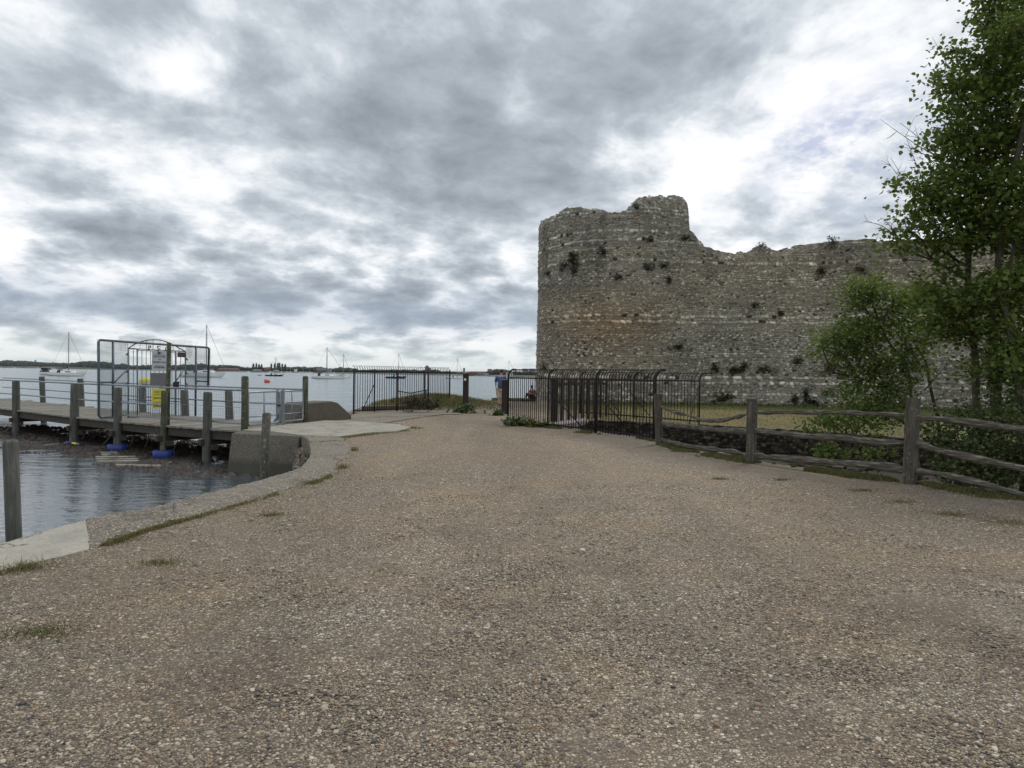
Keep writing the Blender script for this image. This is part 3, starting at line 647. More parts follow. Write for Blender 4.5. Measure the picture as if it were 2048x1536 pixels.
def wallpart(a, b, name, lab, thick=2.3):
    n = b - a; Vp = Vf[a:b].reshape(-1, 3); I = np.arange(n * NV).reshape(n, NV)
    F = np.stack([I[:-1, :-1], I[1:, :-1], I[1:, 1:], I[:-1, 1:]], -1).reshape(-1, 4)
    KT = 7; extra = []; cc = [col[a:b].reshape(-1, 3)]
    for k in range(1, KT + 1):
        t = k / KT; hz = H[a:b] - .05 + .22 * (hashn(np.floor(U[a:b] / .3), k, 6) - .5) * (k < KT) - .1 * t
        extra.append(np.stack([P0[a:b, 0] - N0[a:b, 0] * (thick * t + .2), P0[a:b, 1] - N0[a:b, 1] * (thick * t + .2), hz], -1))
        cc.append(np.tile(np.array((.2, .18, .15)), (n, 1)) * (.6 + .8 * hashn(np.floor(U[a:b] / .2), k, 3))[:, None])
    extra.append(np.stack([P0[a:b, 0] - N0[a:b, 0] * (thick + .2), P0[a:b, 1] - N0[a:b, 1] * (thick + .2), base[a:b] - .3], -1)); cc.append(np.tile(np.array((.2, .18, .15)), (n, 1)))
    last = I[:, -1]; o0 = n * NV; Fs = [F]
    for k in range(KT + 1):
        cur = o0 + k * n + np.arange(n); Fs.append(np.stack([last[:-1], last[1:], cur[1:], cur[:-1]], -1)); last = cur
    o = fastmesh(name, np.vstack([Vp] + extra), np.vstack(Fs), M['masonry'], castle, smooth=False)
    cfull = np.vstack(cc); attr(o, 'col', np.c_[cfull, np.ones(len(cfull))], 'FLOAT_COLOR'); o['label'] = lab
    return o
isp = int(np.argmin(np.abs(U - np.interp(1402, wpx[iL:], ulen[iL:]))))
wallpart(0, isp + 1, 'tower', 'rounded tower with a broken raised corner at its top')
wallpart(isp, NU, 'curtain_wall', 'long lower flint wall with an uneven top')
# loose stones standing on the broken top
Vs, Fs, n0, Cs = [], [], 0, []
bm = bmesh.new(); bmesh.ops.create_icosphere(bm, subdivisions=1, radius=1.0); T = np.array([v.co for v in bm.verts]); TF = np.array([[v.index for v in f.verts] for f in bm.faces]); bm.free()
for k in range(900):
    j = random.randrange(0, NU); s = random.uniform(.04, .12); dpt = random.uniform(-.05, 1.2)
    c = np.array((P0[j, 0] - N0[j, 0] * (dpt + .3), P0[j, 1] - N0[j, 1] * (dpt + .3), H[j] + random.uniform(-.05, .03)))
    Vs.append(T * (1 + .3 * (rng.random((len(T), 1)) - .5)) * (s * random.uniform(.9, 1.7), s * 1.2, s * random.uniform(.5, .9)) + c); Fs.append(TF + n0); n0 += len(T)
    Cs.append(np.tile(np.array((.24, .22, .19)) * random.uniform(.4, 1.5), (len(T), 1)))
o = fastmesh('wall_top_rubble', np.vstack(Vs), np.vstack(Fs), M['masonry'], castle)
attr(o, 'col', np.c_[np.vstack(Cs), np.ones(n0)], 'FLOAT_COLOR')
def onwall(px, py):
    a = np.interp(px, wpx[iL:], np.arange(iL, len(WP))); i = int(a); z = 1.6
    for _ in range(5):
        qx, qy = proj((WP[i][0], WP[i][1], z)); z += (qy - py) * np.linalg.norm(WP[i]) / FPX
        i = int(np.interp(px + (proj((WP[i][0], WP[i][1], 3))[0] - qx), wpx[iL:], np.arange(iL, len(WP))))
    return np.array((WP[i][0], WP[i][1], z)), wn[i]

# ------------------------------------------------------------------ ditch walls
def courses(name, P, z0, z1, mat, parent, thick=.4, side=1, cols=((.055, .046, .036), (.085, .07, .052), (.03, .026, .022), (.12, .10, .08))):
    Q = resample(P, max(4, int(np.linalg.norm(np.diff(P, axis=0), axis=1).sum() / .05))); nv = 46
    t = np.gradient(Q, axis=0); t /= np.linalg.norm(t, axis=1)[:, None]; nn = np.stack([t[:, 1], -t[:, 0]], 1) * side
    u = np.repeat((np.arange(len(Q)) * .05)[:, None], nv, 1); v = np.repeat(np.linspace(0, 1, nv)[None], len(Q), 0) * (z1 - z0)
    h, fr, a, b, c, r, ms, _b = stonework(u + 90, v + 2.0)
    z = v + z0; z[:, -1] += .05 * (hashn(np.floor(u[:, -1] / .2), 4) - .5)
    V = np.stack([Q[:, None, 0] + nn[:, None, 0] * h * .9, Q[:, None, 1] + nn[:, None, 1] * h * .9, z], -1)
    n = len(Q); I = np.arange(n * nv).reshape(n, nv); F = np.stack([I[:-1, :-1], I[1:, :-1], I[1:, 1:], I[:-1, 1:]], -1).reshape(-1, 4)
    back = np.stack([Q[:, 0] - nn[:, 0] * thick, Q[:, 1] - nn[:, 1] * thick, np.full(n, z1 - .01)], -1); bi = n * nv + np.arange(n)
    F = np.vstack([F, np.stack([I[:-1, -1], I[1:, -1], bi[1:], bi[:-1]], -1)])
    o = fastmesh(name, np.vstack([V.reshape(-1, 3), back]), F, mat, parent)
    pc = np.array(cols)[np.minimum((b * len(cols)).astype(int), len(cols) - 1)] * (.5 + .9 * c[..., None]) * (.35 + .65 * fr[..., None])
    attr(o, 'col', np.c_[np.vstack([pc.reshape(-1, 3), np.tile(np.array((.15, .135, .105)), (n, 1))]), np.ones(n * nv + n)], 'FLOAT_COLOR')
    return o
rw = thing('retaining_wall', 'dark mossy stone wall lining the far side of the sunken ditch', 'retaining wall', (6, 24, 0))
courses('stone_face', FAR[1:], -1.7, .035, M['masonry'], rw, .5)
nw = thing('ditch_kerb', 'narrow stone edging along the foot of the ditch railing', 'kerb', (*NEAR[2], 0))
NE = off(np.array([RA + (RB - RA) * .30, RA + (RB - RA) * .65, RB, RB + (POST[1] - RB) * .6]), .12)
courses('stone_face', off(NE, .28), -1.65, .05, M['masonry'], nw, .24, -1, ((.2, .18, .15), (.26, .24, .2)))
pl = thing('iron_plate', 'pinkish flat stone slab at the head of the ditch inside the railing', 'slab', tuple(G(1120, 845)))
MB().prism([tuple(G(*p)[:2]) for p in [(1085, 849), (1120, 852), (1150, 848.5), (1168, 845), (1172, 840), (1130, 839.5), (1095, 842)]], -.1, .06).build('slab', M['plate'], pl, bevel=.01)
pl.name = 'stone_slab'

# ------------------------------------------------------------------ far shore
def shoreY(px): return float(np.interp(px, [-900, 0, 180, 420, 720, 1000, 2600], [2600, 2200, 1750, 1230, 1130, 860, 820]))
spx = np.linspace(-900, 2700, 220); V = []
for p in spx:
    y = shoreY(p); left = float(np.interp(p, [150, 240], [1, 0]))
    for dy, z in ((0, -1.6), (y * .004, -.4), (y * .012, .8 + 1.2 * left), (y * .02, 1.2 + 3.2 * left), (y * .05, 1.4 + 3.4 * left), (y * .5, 6)):
        d = ray(p, 745); V.append((d.x / d.y * (y + dy), y + dy, z))
m, nt, b, _ = newmat('far_bank'); pp = pos(nt)
setb(nt, b, ramp(nt, noise(nt, vmth(nt, 'MULTIPLY', pp, (.01, .01, .3)), 3, 4), [(.35, (.06, .07, .05)), (.6, (.14, .145, .115)), (.75, (.17, .165, .14))]), .9); M['bank'] = m
mb = MB().add(V, [(i * 6 + k, i * 6 + 6 + k, i * 6 + 7 + k, i * 6 + 1 + k) for i in range(219) for k in range(5)])
tag(mb.build('far_shore', M['bank']), 'low grassy bank across the harbour', 'shore', kind='structure')
OUT = [(-900, 716), (-200, 719), (0, 722.5), (14, 720), (22, 721), (40, 721.5), (55, 722), (70, 723.5), (90, 724.5), (100, 725), (140, 726), (170, 722.5), (185, 722), (215, 724), (235, 729), (245, 727), (260, 731), (290, 730), (330, 731), (360, 730), (375, 727), (390, 730), (400, 727), (430, 731), (445, 730), (470, 731), (485, 734), (505, 735), (525, 734), (545, 735), (570, 733), (580, 735), (596, 733), (612, 734), (640, 734), (660, 737), (680, 735), (700, 736), (720, 739), (760, 739), (830, 739), (850, 740), (870, 739), (890, 742), (930, 744.5), (970, 744.5), (982, 740), (1000, 738.5), (1012, 740), (1030, 742), (1080, 744), (1400, 742), (2700, 742)]
ox, oy = np.array(OUT, float).T
bm = bmesh.new(); bmesh.ops.create_icosphere(bm, subdivisions=2, radius=1.0); T = np.array([v.co for v in bm.verts]); TF = np.array([[v.index for v in f.verts] for f in bm.faces]); bm.free()
def woods(name, p0, p1, n, label):
    Vs, Fs, n0 = [], [], 0
    for k in range(n):
        px = random.uniform(p0, p1); Y = shoreY(px) * random.uniform(1.022, 1.06); topz = D(px, float(np.interp(px, ox, oy)) + random.uniform(-.3, 2.0), Y)[2]
        gzv = 1.2 + (3.2 if px < 180 else 0); hgt = max(2.0, topz - gzv); rx = random.uniform(.35, .8) * min(hgt, 9) + 1
        c = D(px, 740, Y); c[2] = gzv + hgt * .5
        lump = 1 + .22 * (rng.random((len(T), 1)) - .5) * 2
        Vs.append(T * lump * (rx, rx, hgt * .52) + c); Fs.append(TF + n0); n0 += len(T)
    o = fastmesh(name, np.vstack(Vs), np.vstack(Fs), M['wood_mass']); tag(o, label, 'wood', kind='stuff')
m, nt, b, _ = newmat('distant_trees'); rnd = node(nt, 'ShaderNodeNewGeometry').outputs['Random Per Island']
setb(nt, b, mix(nt, mrange(nt, noise(nt, pos(nt), .35, 5, .7), .35, .65), ramp(nt, rnd, [(0, (.018, .026, .018)), (.5, (.032, .042, .026)), (1, (.055, .064, .036))]), (.03, .036, .03)), .95); M['wood_mass'] = m
woods('far_woodland', -900, 260, 1100, 'long dark green wood on the low hill across the water')
woods('far_tree_belt', 250, 2600, 1700, 'dark belt of trees behind the far waterfront')
# ------------------------------------------------------------------ pier
FR = np.array([(-6.55, 19.17), (-7.07, 19.55), (-10.05, 21.2), (-14.5, 24.4), (-19.9, 28.8), (-27.5, 35.2)])
PN = np.array((.586, .81)); PW = 2.85
def fr_at(px):                     # point of the pier's near edge line seen in photo column px
    d = ray(px, 800); best = None
    for a, b in zip(FR[:-1], FR[1:]):
        e = b - a; den = d.x * e[1] - d.y * e[0]; s = (a[0] * d.y - a[1] * d.x) / den
        if -.02 <= s <= 1.02: best = a + e * s
    return best
pier = thing('pier', 'old timber pier on posts with galvanised tube handrails', 'pier', (-14, 25, 0))
Q = resample(FR, 210); mb = MB()
for k in range(len(Q) - 1):
    a = (Q[k] + Q[k + 1]) / 2; t = Q[k + 1] - Q[k]; L = np.linalg.norm(t); ext = random.uniform(-.06, .06) + (.25 if random.random() < .06 else 0)
    sk = PN * (PW + .12 + ext); c = a + PN * (PW + ext) / 2
    mb.box((c[0], c[1], -.02 + random.uniform(-.006, .006)), (L * .93, PW + .14 + ext, .045), rz=math.atan2(-PN[0], PN[1]) + random.uniform(-.006, .006))
mb.build('deck', M['deck_wood'], pier)
for o_ in (.06, PW - .08):
    mb = MB(); B = FR + PN * o_
    for a, b in zip(B[:-1], B[1:]):
        c = (a + b) / 2; mb.box((c[0], c[1], -.17), (np.linalg.norm(b - a) - .01, .09, .22), rz=math.atan2(b[1] - a[1], b[0] - a[0]))
    mb.build('side_beam', M['dark_wood'], pier)
front_px = [36, 153, 240, 332, 419]
def pile(xy, top, r, mat='pile_wood', lean=(0, 0), foot=-2.2):
    z = [foot, -.95, 0, top - .05, top]; P = [(xy[0] + lean[0] * q, xy[1] + lean[1] * q, q) for q in z]
    return MB().tube(P, [r * 1.1, r * 1.05, r, r * .97, r * .86], 10, jit=.06)
FP = [fr_at(p) for p in front_px]; BP = [p + PN * (PW - .05) for p in FP]
for i, p in enumerate(FP):
    pile(p - PN * .06, (1.1, 1.1, 1.03, 1.0, 1.0)[i], (.135, .135, .122, .088, .12)[i], 'pile_wood', (random.uniform(-.02, .02), 0)).build('pile', M['green_wood'] if i in (3,) else M['pile_wood'], pier, True)
for px, py0 in ((86, 753), (163, 757), (286, 775), (371, 780), (460, 781)):
    A_, B_ = FR[0] + PN * PW, FR[-1] + PN * PW; best = None
    d = ray(px, 800)
    for a, b in zip(FR[:-1] + PN * PW, FR[1:] + PN * PW):
        e = b - a; den = d.x * e[1] - d.y * e[0]; s = (a[0] * d.y - a[1] * d.x) / den
        if -.02 <= s <= 1.02: best = a + e * s
    zt = D(px, py0, best[1])[2]
    pile(best, zt, .125, lean=(-.05, 0)).build('pile', M['pile_wood'], pier, True)
for p, q in zip(FP, BP):
    mb = MB(); c = (p + q) / 2; mb.box((c[0], c[1], -.36), (.12, PW + .5, .16), rz=math.atan2(-PN[0], PN[1]))
    mb.box((p[0] + .12, p[1] - .02, -.5), (.34, .16, .14), rz=math.atan2(-PN[1], PN[0])); mb.build('cross_beam', M['dark_wood'], pier)
BK = np.vstack([G(610, 848)[:2] + (-.1, .1), FR[2:] + PN * PW]); FRz = lambda P, z, o_: [(p[0] + PN[0] * o_, p[1] + PN[1] * o_, z) for p in P]
MB().tube(FRz(FR[2:], 1.10, -.06), .028, 8).build('handrail', M['galv'], pier, True)
MB().tube(FRz(FR[2:], .58, -.02), .024, 8).build('handrail', M['galv'], pier, True); MB().tube(FRz(FR[1:3], 1.08, -.05), .03, 8).build('handrail', M['galv'], pier, True)
for z in (1.05, .58): MB().tube(FRz(BK, z, 0), .026, 8).build('handrail', M['galv'], pier, True)
# wired guard panels along the near side, shore end
mb = MB(); a, b = fr_at(244), fr_at(488); n = 8
for z in (.19, .62): mb.tube([(a[0], a[1], z), (b[0], b[1], z)], .022 if z < .3 else .006, 7)
for k in range(60):
    q = a + (b - a) * k / 59; mb.tube([(q[0], q[1], .19), (q[0], q[1], 1.06)], .0025, 4, cap=False)
for k in range(11): mb.tube([(a[0], a[1], .22 + k * .08), (b[0], b[1], .22 + k * .08)], .002, 4, cap=False)
mb.build('guard_mesh', M['galv'], pier)

# tall posts
def post_thing(name, lab, base, top, r, mat, foot, lean=(0, 0), cat='post'):
    t = thing(name, lab, cat, (base[0], base[1], foot)); z = [foot, top * .5, top - .04, top]
    MB().tube([(base[0] + lean[0] * q, base[1] + lean[1] * q, q) for q in z], [r * 1.04, r, r * .97, r * .7], 12, jit=.05).build('shaft', mat, t, True); return t
p489, p610, p337 = G(489, 862), G(610, 848), G(335, 850)
post_thing('gate_post', 'tall mossy round post at the near side of the pier entrance', p489, D(489, 752, p489[1])[2], .092, M['green_wood'], -1.6)
post_thing('gate_post', 'tall mossy round post beside the sloping concrete block', p610, D(610, 752, p610[1])[2], .085, M['green_wood'], -.5)
post_thing('gate_post', 'tallest green-streaked post standing right of the white pier sign', p337, D(337, 685, p337[1])[2], .062, M['green_wood'], -1.6, (.012, 0))
bp = G(30, 1092, -.1); bp = D(21, 880, bp[1] + .18); bp[2] = 0
t = thing('mooring_post', 'thick weathered round post rising from the water at the left edge', 'post', (bp[0], bp[1], -2))
zt = D(20, 880, bp[1])[2]; MB().tube([(bp[0] - (q - zt) * .042, bp[1], q) for q in (-2, -.9, 0, zt - .03, zt)], [.071, .071, .07, .068, .056], 14, jit=.04).build('shaft', M['pile_wood'], t, True)
q = G(527, 962, -.55); zt = D(528, 825, q[1])[2]
t = thing('mooring_post', 'lichen-speckled grey post in front of the landing block', 'post', (q[0], q[1], -2))
MB().tube([(q[0] + .03 * (z + .9), q[1], z) for z in (-2, -.9, 0, zt - .03, zt)], [.088, .088, .085, .08, .06], 12, jit=.06).build('shaft', wood('lichen_wood', (.03, .03, .024), (.085, .083, .068), (.16, .155, .13), grain=(16, 16, 1.5), moss=(.42, .43, .36)), t, True)

# low double gate at the pier entrance
A, B = p489[:2], p610[:2]; gd = (B - A) / np.linalg.norm(B - A); GL = np.linalg.norm(B - A)
def gate_leaf(s0, s1, lab):
    o = A + gd * s0; t = thing('low_gate', lab, 'gate', (o[0], o[1], .07), 'low gates at the pier entrance'); w = s1 - s0
    P = lambda s, z: (A[0] + gd[0] * (s0 + s), A[1] + gd[1] * (s0 + s), z)
    MB().tube([P(.04, .14), P(.0, .18), P(0, .98), P(.04, 1.02), P(w - .04, 1.02), P(w, .98), P(w, .18), P(w - .04, .14), P(.04, .14)], .024, 8).build('frame', M['galv'], t, True)
    MB().tube([P(w * .5, .14), P(w * .5, 1.02)], .02, 7).build('upright', M['galv'], t, True); MB().tube([P(0, .36), P(w, .36)], .016, 7).build('crossbar', M['galv'], t, True)
    mb = MB()
    for k in range(14): mb.tube([P(w * k / 13, .16), P(w * k / 13, 1.0)], .0022, 4, cap=False)
    for k in range(11): mb.tube([P(0, .18 + k * .08), P(w, .18 + k * .08)], .0022, 4, cap=False)
    mb.build('wire_mesh', M['galv'], t); return t, P, w
t, P, w = gate_leaf(.16, GL * .53, 'low galvanised gate leaf nearer the water, with the latch')
MB().box(P(w, .62), (.10, .06, .05)).build('latch', M['black'], t); MB().box(P(w - .03, .30), (.03, .03, .16)).build('drop_bolt', M['black'], t)
gate_leaf(GL * .55, GL - .12, 'low galvanised gate leaf next to the sloping concrete block')
mp = A + gd * GL * .54
for s in (-.06, .08):
    pass
t = thing('gate_stanchion', 'pair of square galvanised posts where the low gates meet', 'post', (mp[0], mp[1] + .05, 0))
MB().box((mp[0] - .10, mp[1] + .12, .55), (.07, .07, 1.1)).build('post', M['galv'], t, bevel=.006); MB().box((mp[0] + .06, mp[1] + .12, .55), (.08, .08, 1.12)).build('post', M['galv'], t, bevel=.006)

# security gate across the pier
GA = np.array((-12.86, 23.0)); GB = np.array((-11.09, 27.05))
def W(px, py): return PL(px, py, GA, GB)
gate = thing('pier_gate', 'tall galvanised security gate and mesh screen across the pier', 'gate', (*((GA + GB) / 2), 0))
mb = MB()
mb.tube([W(232, 834), W(201, 835), W(198, 832), W(197, 684), W(200, 680), W(415, 695), W(418, 698), W(416, 775)], .038, 9)
mb.tube([W(226, 682), W(226, 834)], .038, 9); mb.tube([W(392, 694), W(391, 832)], .036, 9)
mb.tube([W(198, 765), W(226, 764)], .03, 8); mb.tube([W(392, 762), W(417, 763)], .03, 8); mb.build('frame', M['gate_steel'], gate, True)
MB().tube([W(228, 766), W(256, 737)], .022, 6).build('brace', M['gate_steel'], gate, True); MB().tube([W(352, 762), W(368, 740)], .022, 6).build('brace', M['gate_steel'], gate, True)
mb = MB(); e = np.array((*(GB - GA), 0)) / np.linalg.norm(GB - GA)
for (x0, y0, x1, y1) in ((194, 678, 256, 832), (238, 672, 384, 706), (372, 692, 421, 775)):
    for k in range(60):
        x = x0 + (x1 - x0) * k / 59 if (x1 - x0) < 100 else x0 + (x1 - x0) * k / 59
        dy = (x - 194) * .066; mb.tube([W(x, y0 + (dy if x0 == 194 else (x - x0) * .07)), W(x, y1 + (0 if x0 != 238 else (x - x0) * .07))], .0024, 4, cap=False)
    for k in range(int((y1 - y0) / 3.2)):
        y = y0 + k * 3.2; sl_ = .066 if x0 != 238 else .07; mb.tube([W(x0, y), W(x1, y + (x1 - x0) * sl_)], .0024, 4, cap=False)
mb.build('wire_mesh', M['gate_steel'], gate)
mb = MB()
arch = [(256, 697), (268, 689), (280, 684), (293, 680.5), (306, 679.5), (320, 680), (334, 684), (346, 689), (358, 696), (371, 703)]
mb.tube([W(*p) for p in arch], .018, 6); mb.tube([W(256, 697), W(371, 703)], .018, 6)
for p in arch[1:-1]:
    yb = 697 + (p[0] - 256) * .052; mb.tube([W(*p), W(p[0], yb)], .008, 5)
mb.build('arch', M['letter_metal'], gate, True)
for x in (256, 274.5, 351, 371):
    MB().tube([W(x, 697 + (x - 256) * .05), W(x, 838)], .024 if x in (274.5, 351) else .018, 7).build('upright', M['gate_steel'], gate, True)
for x, y in ((256, 707), (256, 765), (371, 717), (371, 745), (371, 767), (256, 742)):
    s = -6 if x == 256 else 5; MB().add([W(x, y - 3), W(x, y + 3.5), W(x + s, y + 3.5), W(x, y - 3) + (.02, -.01, 0), W(x, y + 3.5) + (.02, -.01, 0), W(x + s, y + 3.5) + (.02, -.01, 0)], [(0, 1, 2), (5, 4, 3), (0, 2, 5, 3), (1, 0, 3, 4), (2, 1, 4, 5)]).build('gusset', M['gate_steel'], gate)
MB().tube([W(276, 700.5), W(278, 700), W(349, 703.5)], .028, 7).build('top_rail', M['white_metal'], gate, True)
mb = MB()
for x in np.arange(258, 371, 8.6):
    mb.tube([W(x, 699 + (x - 256) * .05), W(x, 838)], .010, 5, cap=False)
    mb.tube([W(x + 4.3, 772), W(x + 4.3, 838)], .009, 5, cap=False)
for y in (772, 800, 835): mb.tube([W(256, y - .8), W(371, y + 4)], .014, 5)
mb.build('gate_bars', M['gate_steel'], gate, True)
fcur = {}
def text(name, s, mat, parent, org, ex, up, size, extrude=.004, align='CENTER'):
    cu = bpy.data.curves.new(name, 'FONT'); cu.body = s; cu.size = size; cu.extrude = extrude; cu.align_x = align; cu.resolution_u = 3
    tmp = bpy.data.objects.new(name + '_tmp', cu); COL.objects.link(tmp); dg = bpy.context.evaluated_depsgraph_get(); dg.update()
    me = bpy.data.meshes.new_from_object(tmp.evaluated_get(dg)); bpy.data.objects.remove(tmp)
    ex = np.array(ex) / np.linalg.norm(ex); up = np.array(up, float); nz = np.cross(ex, up)
    v = np.zeros(len(me.vertices) * 3, np.float32); me.vertices.foreach_get('co', v); v = v.reshape(-1, 3)
    v = v[:, :1] * ex + v[:, 1:2] * up + v[:, 2:] * nz + np.array(org) - rootloc(parent)
    me.vertices.foreach_set('co', v.astype(np.float32).ravel()); me.update(); me.name = name
    return finish(me, name, mat, parent)
gx_ = (W(330, 740) - W(300, 738)); gx_[2] = 0; gx_ /= np.linalg.norm(gx_); gn = np.cross(gx_, (0, 0, 1.0))   # towards the viewer
for s, x in (('P', 298), ('S', 315), ('C', 333)):
    text('letter', s, M['letter_metal'], gate, W(x, 698.5 + (x - 256) * .05) + gn * .03, gx_, (0, 0, 1), .24, .012)
# signs on the gate
def board(name, lab, x0, y0, x1, y1, mat, dn, cat='sign', th=.012):
    c = W((x0 + x1) / 2, (y0 + y1) / 2) + gn * dn; w = np.linalg.norm((W(x1, y0) - W(x0, y0))[:2]); h = abs(W((x0 + x1) / 2, y0)[2] - W((x0 + x1) / 2, y1)[2])
    t = thing(name, lab, cat, tuple(c)); MB().box(c, (w, th, h), rz=math.atan2(gx_[1], gx_[0])).build('panel', mat, t)
    return t, c + gn * (th / 2 + .003), w, h
t, c, w, h = board('pier_sign', 'white private pier members only sign with a pennant emblem', 301, 702, 330.5, 742, M['white_sign'], .07)
Z3 = np.array((0, 0, 1.0))
for s, fz, size in (('PRIVATE PIER', .17, .082), ('FOR', .05, .055), ('MEMBERS ONLY', -.10, .080), ('NO TRESPASSERS', -.36, .058)):
    text('lettering', s, M['sign_ink'], t, c + Z3 * h * fz, gx_, Z3, size, .001)
for fz, hw in ((.30, .40), (-.24, .30), (-.29, .38)): MB().box(c + Z3 * h * fz, (w * hw * 2, .002, .012), rz=math.atan2(gx_[1], gx_[0])).build('ruled_line', M['sign_ink'], t)
e0 = c + Z3 * h * .40; MB().add([e0 - gx_ * .07 + Z3 * .055, e0 - gx_ * .07 - Z3 * .055, e0 + gx_ * .09, e0 - gx_ * .07 + Z3 * .055 + gn * .003, e0 - gx_ * .07 - Z3 * .055 + gn * .003, e0 + gx_ * .09 + gn * .003], [(0, 2, 1), (3, 4, 5), (0, 1, 4, 3), (1, 2, 5, 4), (2, 0, 3, 5)]).build('pennant', M['sign_ink'], t)
t, c, w, h = board('danger_sign', 'yellow danger and caution sign low on the pier gate', 300, 777.5, 329, 816, M['yellow_sign'], .10)
text('lettering', 'DANGER', M['sign_ink'], t, c + Z3 * h * .28, gx_, Z3, .125, .001); text('lettering', 'CAUTION', M['sign_ink'], t, c - Z3 * h * .27, gx_, Z3, .115, .001)
for fz in (.20, .06, .00, -.02 - .34, -.02 - .40): MB().box(c + Z3 * h * fz, (w * .86, .002, .02), rz=math.atan2(gx_[1], gx_[0])).build('ruled_line', M['sign_ink'], t)
board('metal_sheet', 'plain grey metal sheet fixed to the gate under the white sign', 299, 746, 335, 773, M['grey_panel'], .06, 'panel')
board('notice_board', 'small dark brown board at the top right of the pier gate', 353, 704.5, 370, 714.5, M['brown_box'], .05, 'board')
c = W(348, 769) + gn * .1; t = thing('lock_box', 'small black lock box beside the tallest gate post', 'lock', tuple(c))
mb = MB().box(c, (.17, .12, .16)).box(c + Z3 * .09 + gx_ * .05, (.2, .1, .03)).box(c - Z3 * .1, (.1, .12, .07)); mb.build('case', M['black'], t, bevel=.01)
MB().box(c + gn * .065 - Z3 * .02, (.07, .01, .03), rz=math.atan2(gx_[1], gx_[0])).build('keypad', M['alloy'], t)
c = D(289, 775, 27.5); t = thing('lifeline_box', 'yellow-lidded pale box on a far pier post behind the gate', 'box', tuple(c))
MB().prism([(c[0] - .17, c[1] - .12), (c[0] + .17, c[1] - .12), (c[0] + .17, c[1] + .12), (c[0] - .17, c[1] + .12)], c[2], c[2] + .24).build('body', M['pale_plastic'], t, bevel=.02)
MB().prism([(c[0] - .18, c[1] - .13), (c[0] + .18, c[1] - .13), (c[0] + .18, c[1] + .13), (c[0] - .18, c[1] + .13)], c[2] + .243, c[2] + .36, [(c[0] - .08, c[1] - .08), (c[0] + .16, c[1] - .08), (c[0] + .16, c[1] + .1), (c[0] - .08, c[1] + .1)]).build('lid', M['yellow_sign'], t, bevel=.02)
# floats, ropes, boards and seaweed
for px, lab, tl in ((153, 'blue float collar at the foot of the leftmost near pier post', .10), (240, 'blue float collar under the pier post below the mesh screen', .2), (332, 'blue float collar round the mossy pier post by the gate', .2)):
    p = fr_at(px) - PN * .06; t = thing('float_collar', lab, 'float', (p[0], p[1], SEA), 'blue floats round the pier posts')
    n = 20; V = []; r0, r1 = .14, .30
    for zz, k in ((-.12, r1 * .97), (tl - .03, r1), (tl, r1 - .04), (tl, r0), (-.12, r0)):
        V += [(p[0] + math.cos(q * 2 * math.pi / n) * k, p[1] + math.sin(q * 2 * math.pi / n) * k * .8, SEA + zz) for q in range(n)]
    MB().add(V, [(r * n + k, r * n + (k + 1) % n, ((r + 1) % 5) * n + (k + 1) % n, ((r + 1) % 5) * n + k) for r in range(5) for k in range(n)]).build('ring', M['blue_float'], t, True)
p = G(148, 890, SEA); bm = bmesh.new(); bmesh.ops.create_icosphere(bm, subdivisions=3, radius=.085)
t = thing('yellow_float', 'small yellow float among the weed under the pier', 'float', tuple(p))
MB().add([(v.co.x * 1.3 + p[0], v.co.y + p[1], v.co.z * .8 + SEA + .03) for v in bm.verts], [[v.index for v in f.verts] for f in bm.faces]).tube([p + (.09, 0, .03), p + (.15, .02, .05)], .018, 6).build('body', M['yellow_float'], t, True); bm.free()
for k, (a, b) in enumerate((((0, 863), (29, 838)), ((160, 878), (176, 846)), ((185, 888), (222, 870)), ((255, 893), (272, 858)), ((285, 895), (299, 862)), ((338, 902), (360, 868)))):
    p0 = G(*a, SEA + .02); p1 = D(*b, p0[1] - .5); pts = [p0 * (1 - s) + p1 * s - np.array((0, 0, .35 * s * (1 - s) * 2)) for s in np.linspace(0, 1, 9)]
    t = thing('mooring_rope', ('slack rope from the leftmost pier post down to the water', 'rope hanging beside the leftmost blue float', 'slack rope between the two left blue floats', 'rope hanging just right of the middle blue float', 'rope hanging between the middle and right blue floats', 'rope hanging just right of the right blue float')[k], 'rope', tuple(p0), 'ropes hanging under the pier')
    MB().tube(pts, .013, 5).build('strand', M['rope'], t, True)
def floatboard(lab, pts, th=.05):
    V = [G(*p, SEA + .03)[:2] for p in pts]; t = thing('floating_board', lab, 'board', (*V[0], SEA), 'boards floating among the seaweed')
    MB().prism(V, SEA - .04, SEA + th).build('plank', M['deck_wood'], t)
for k in range(5):
    y = 905 + k * 4.3; x0 = 186 - 4 * k + k * 6
    floatboard(('broken pallet board farthest from us in the drifting weed', 'second pallet board from the far side in the weed', 'middle pallet board of the drifting raft', 'pallet board next to the nearest one of the raft', 'nearest pallet board of the drifting raft')[k], [(x0 + 14 * (k < 2), y), (262 + k * 4 - 28 * (k < 2), y - .8), (264 + k * 4 - 28 * (k < 2), y + 1.5), (x0 + 3 + 14 * (k < 2), y + 2.3)])
floatboard('long thin timber floating below the pier gate', [(232, 930), (316, 931.5), (342, 924), (345, 925), (318, 934), (232, 932.5)], .06)
floatboard('thin timber floating near the left pier post', [(78, 891), (118, 887.5), (119, 889), (79, 893)], .05)
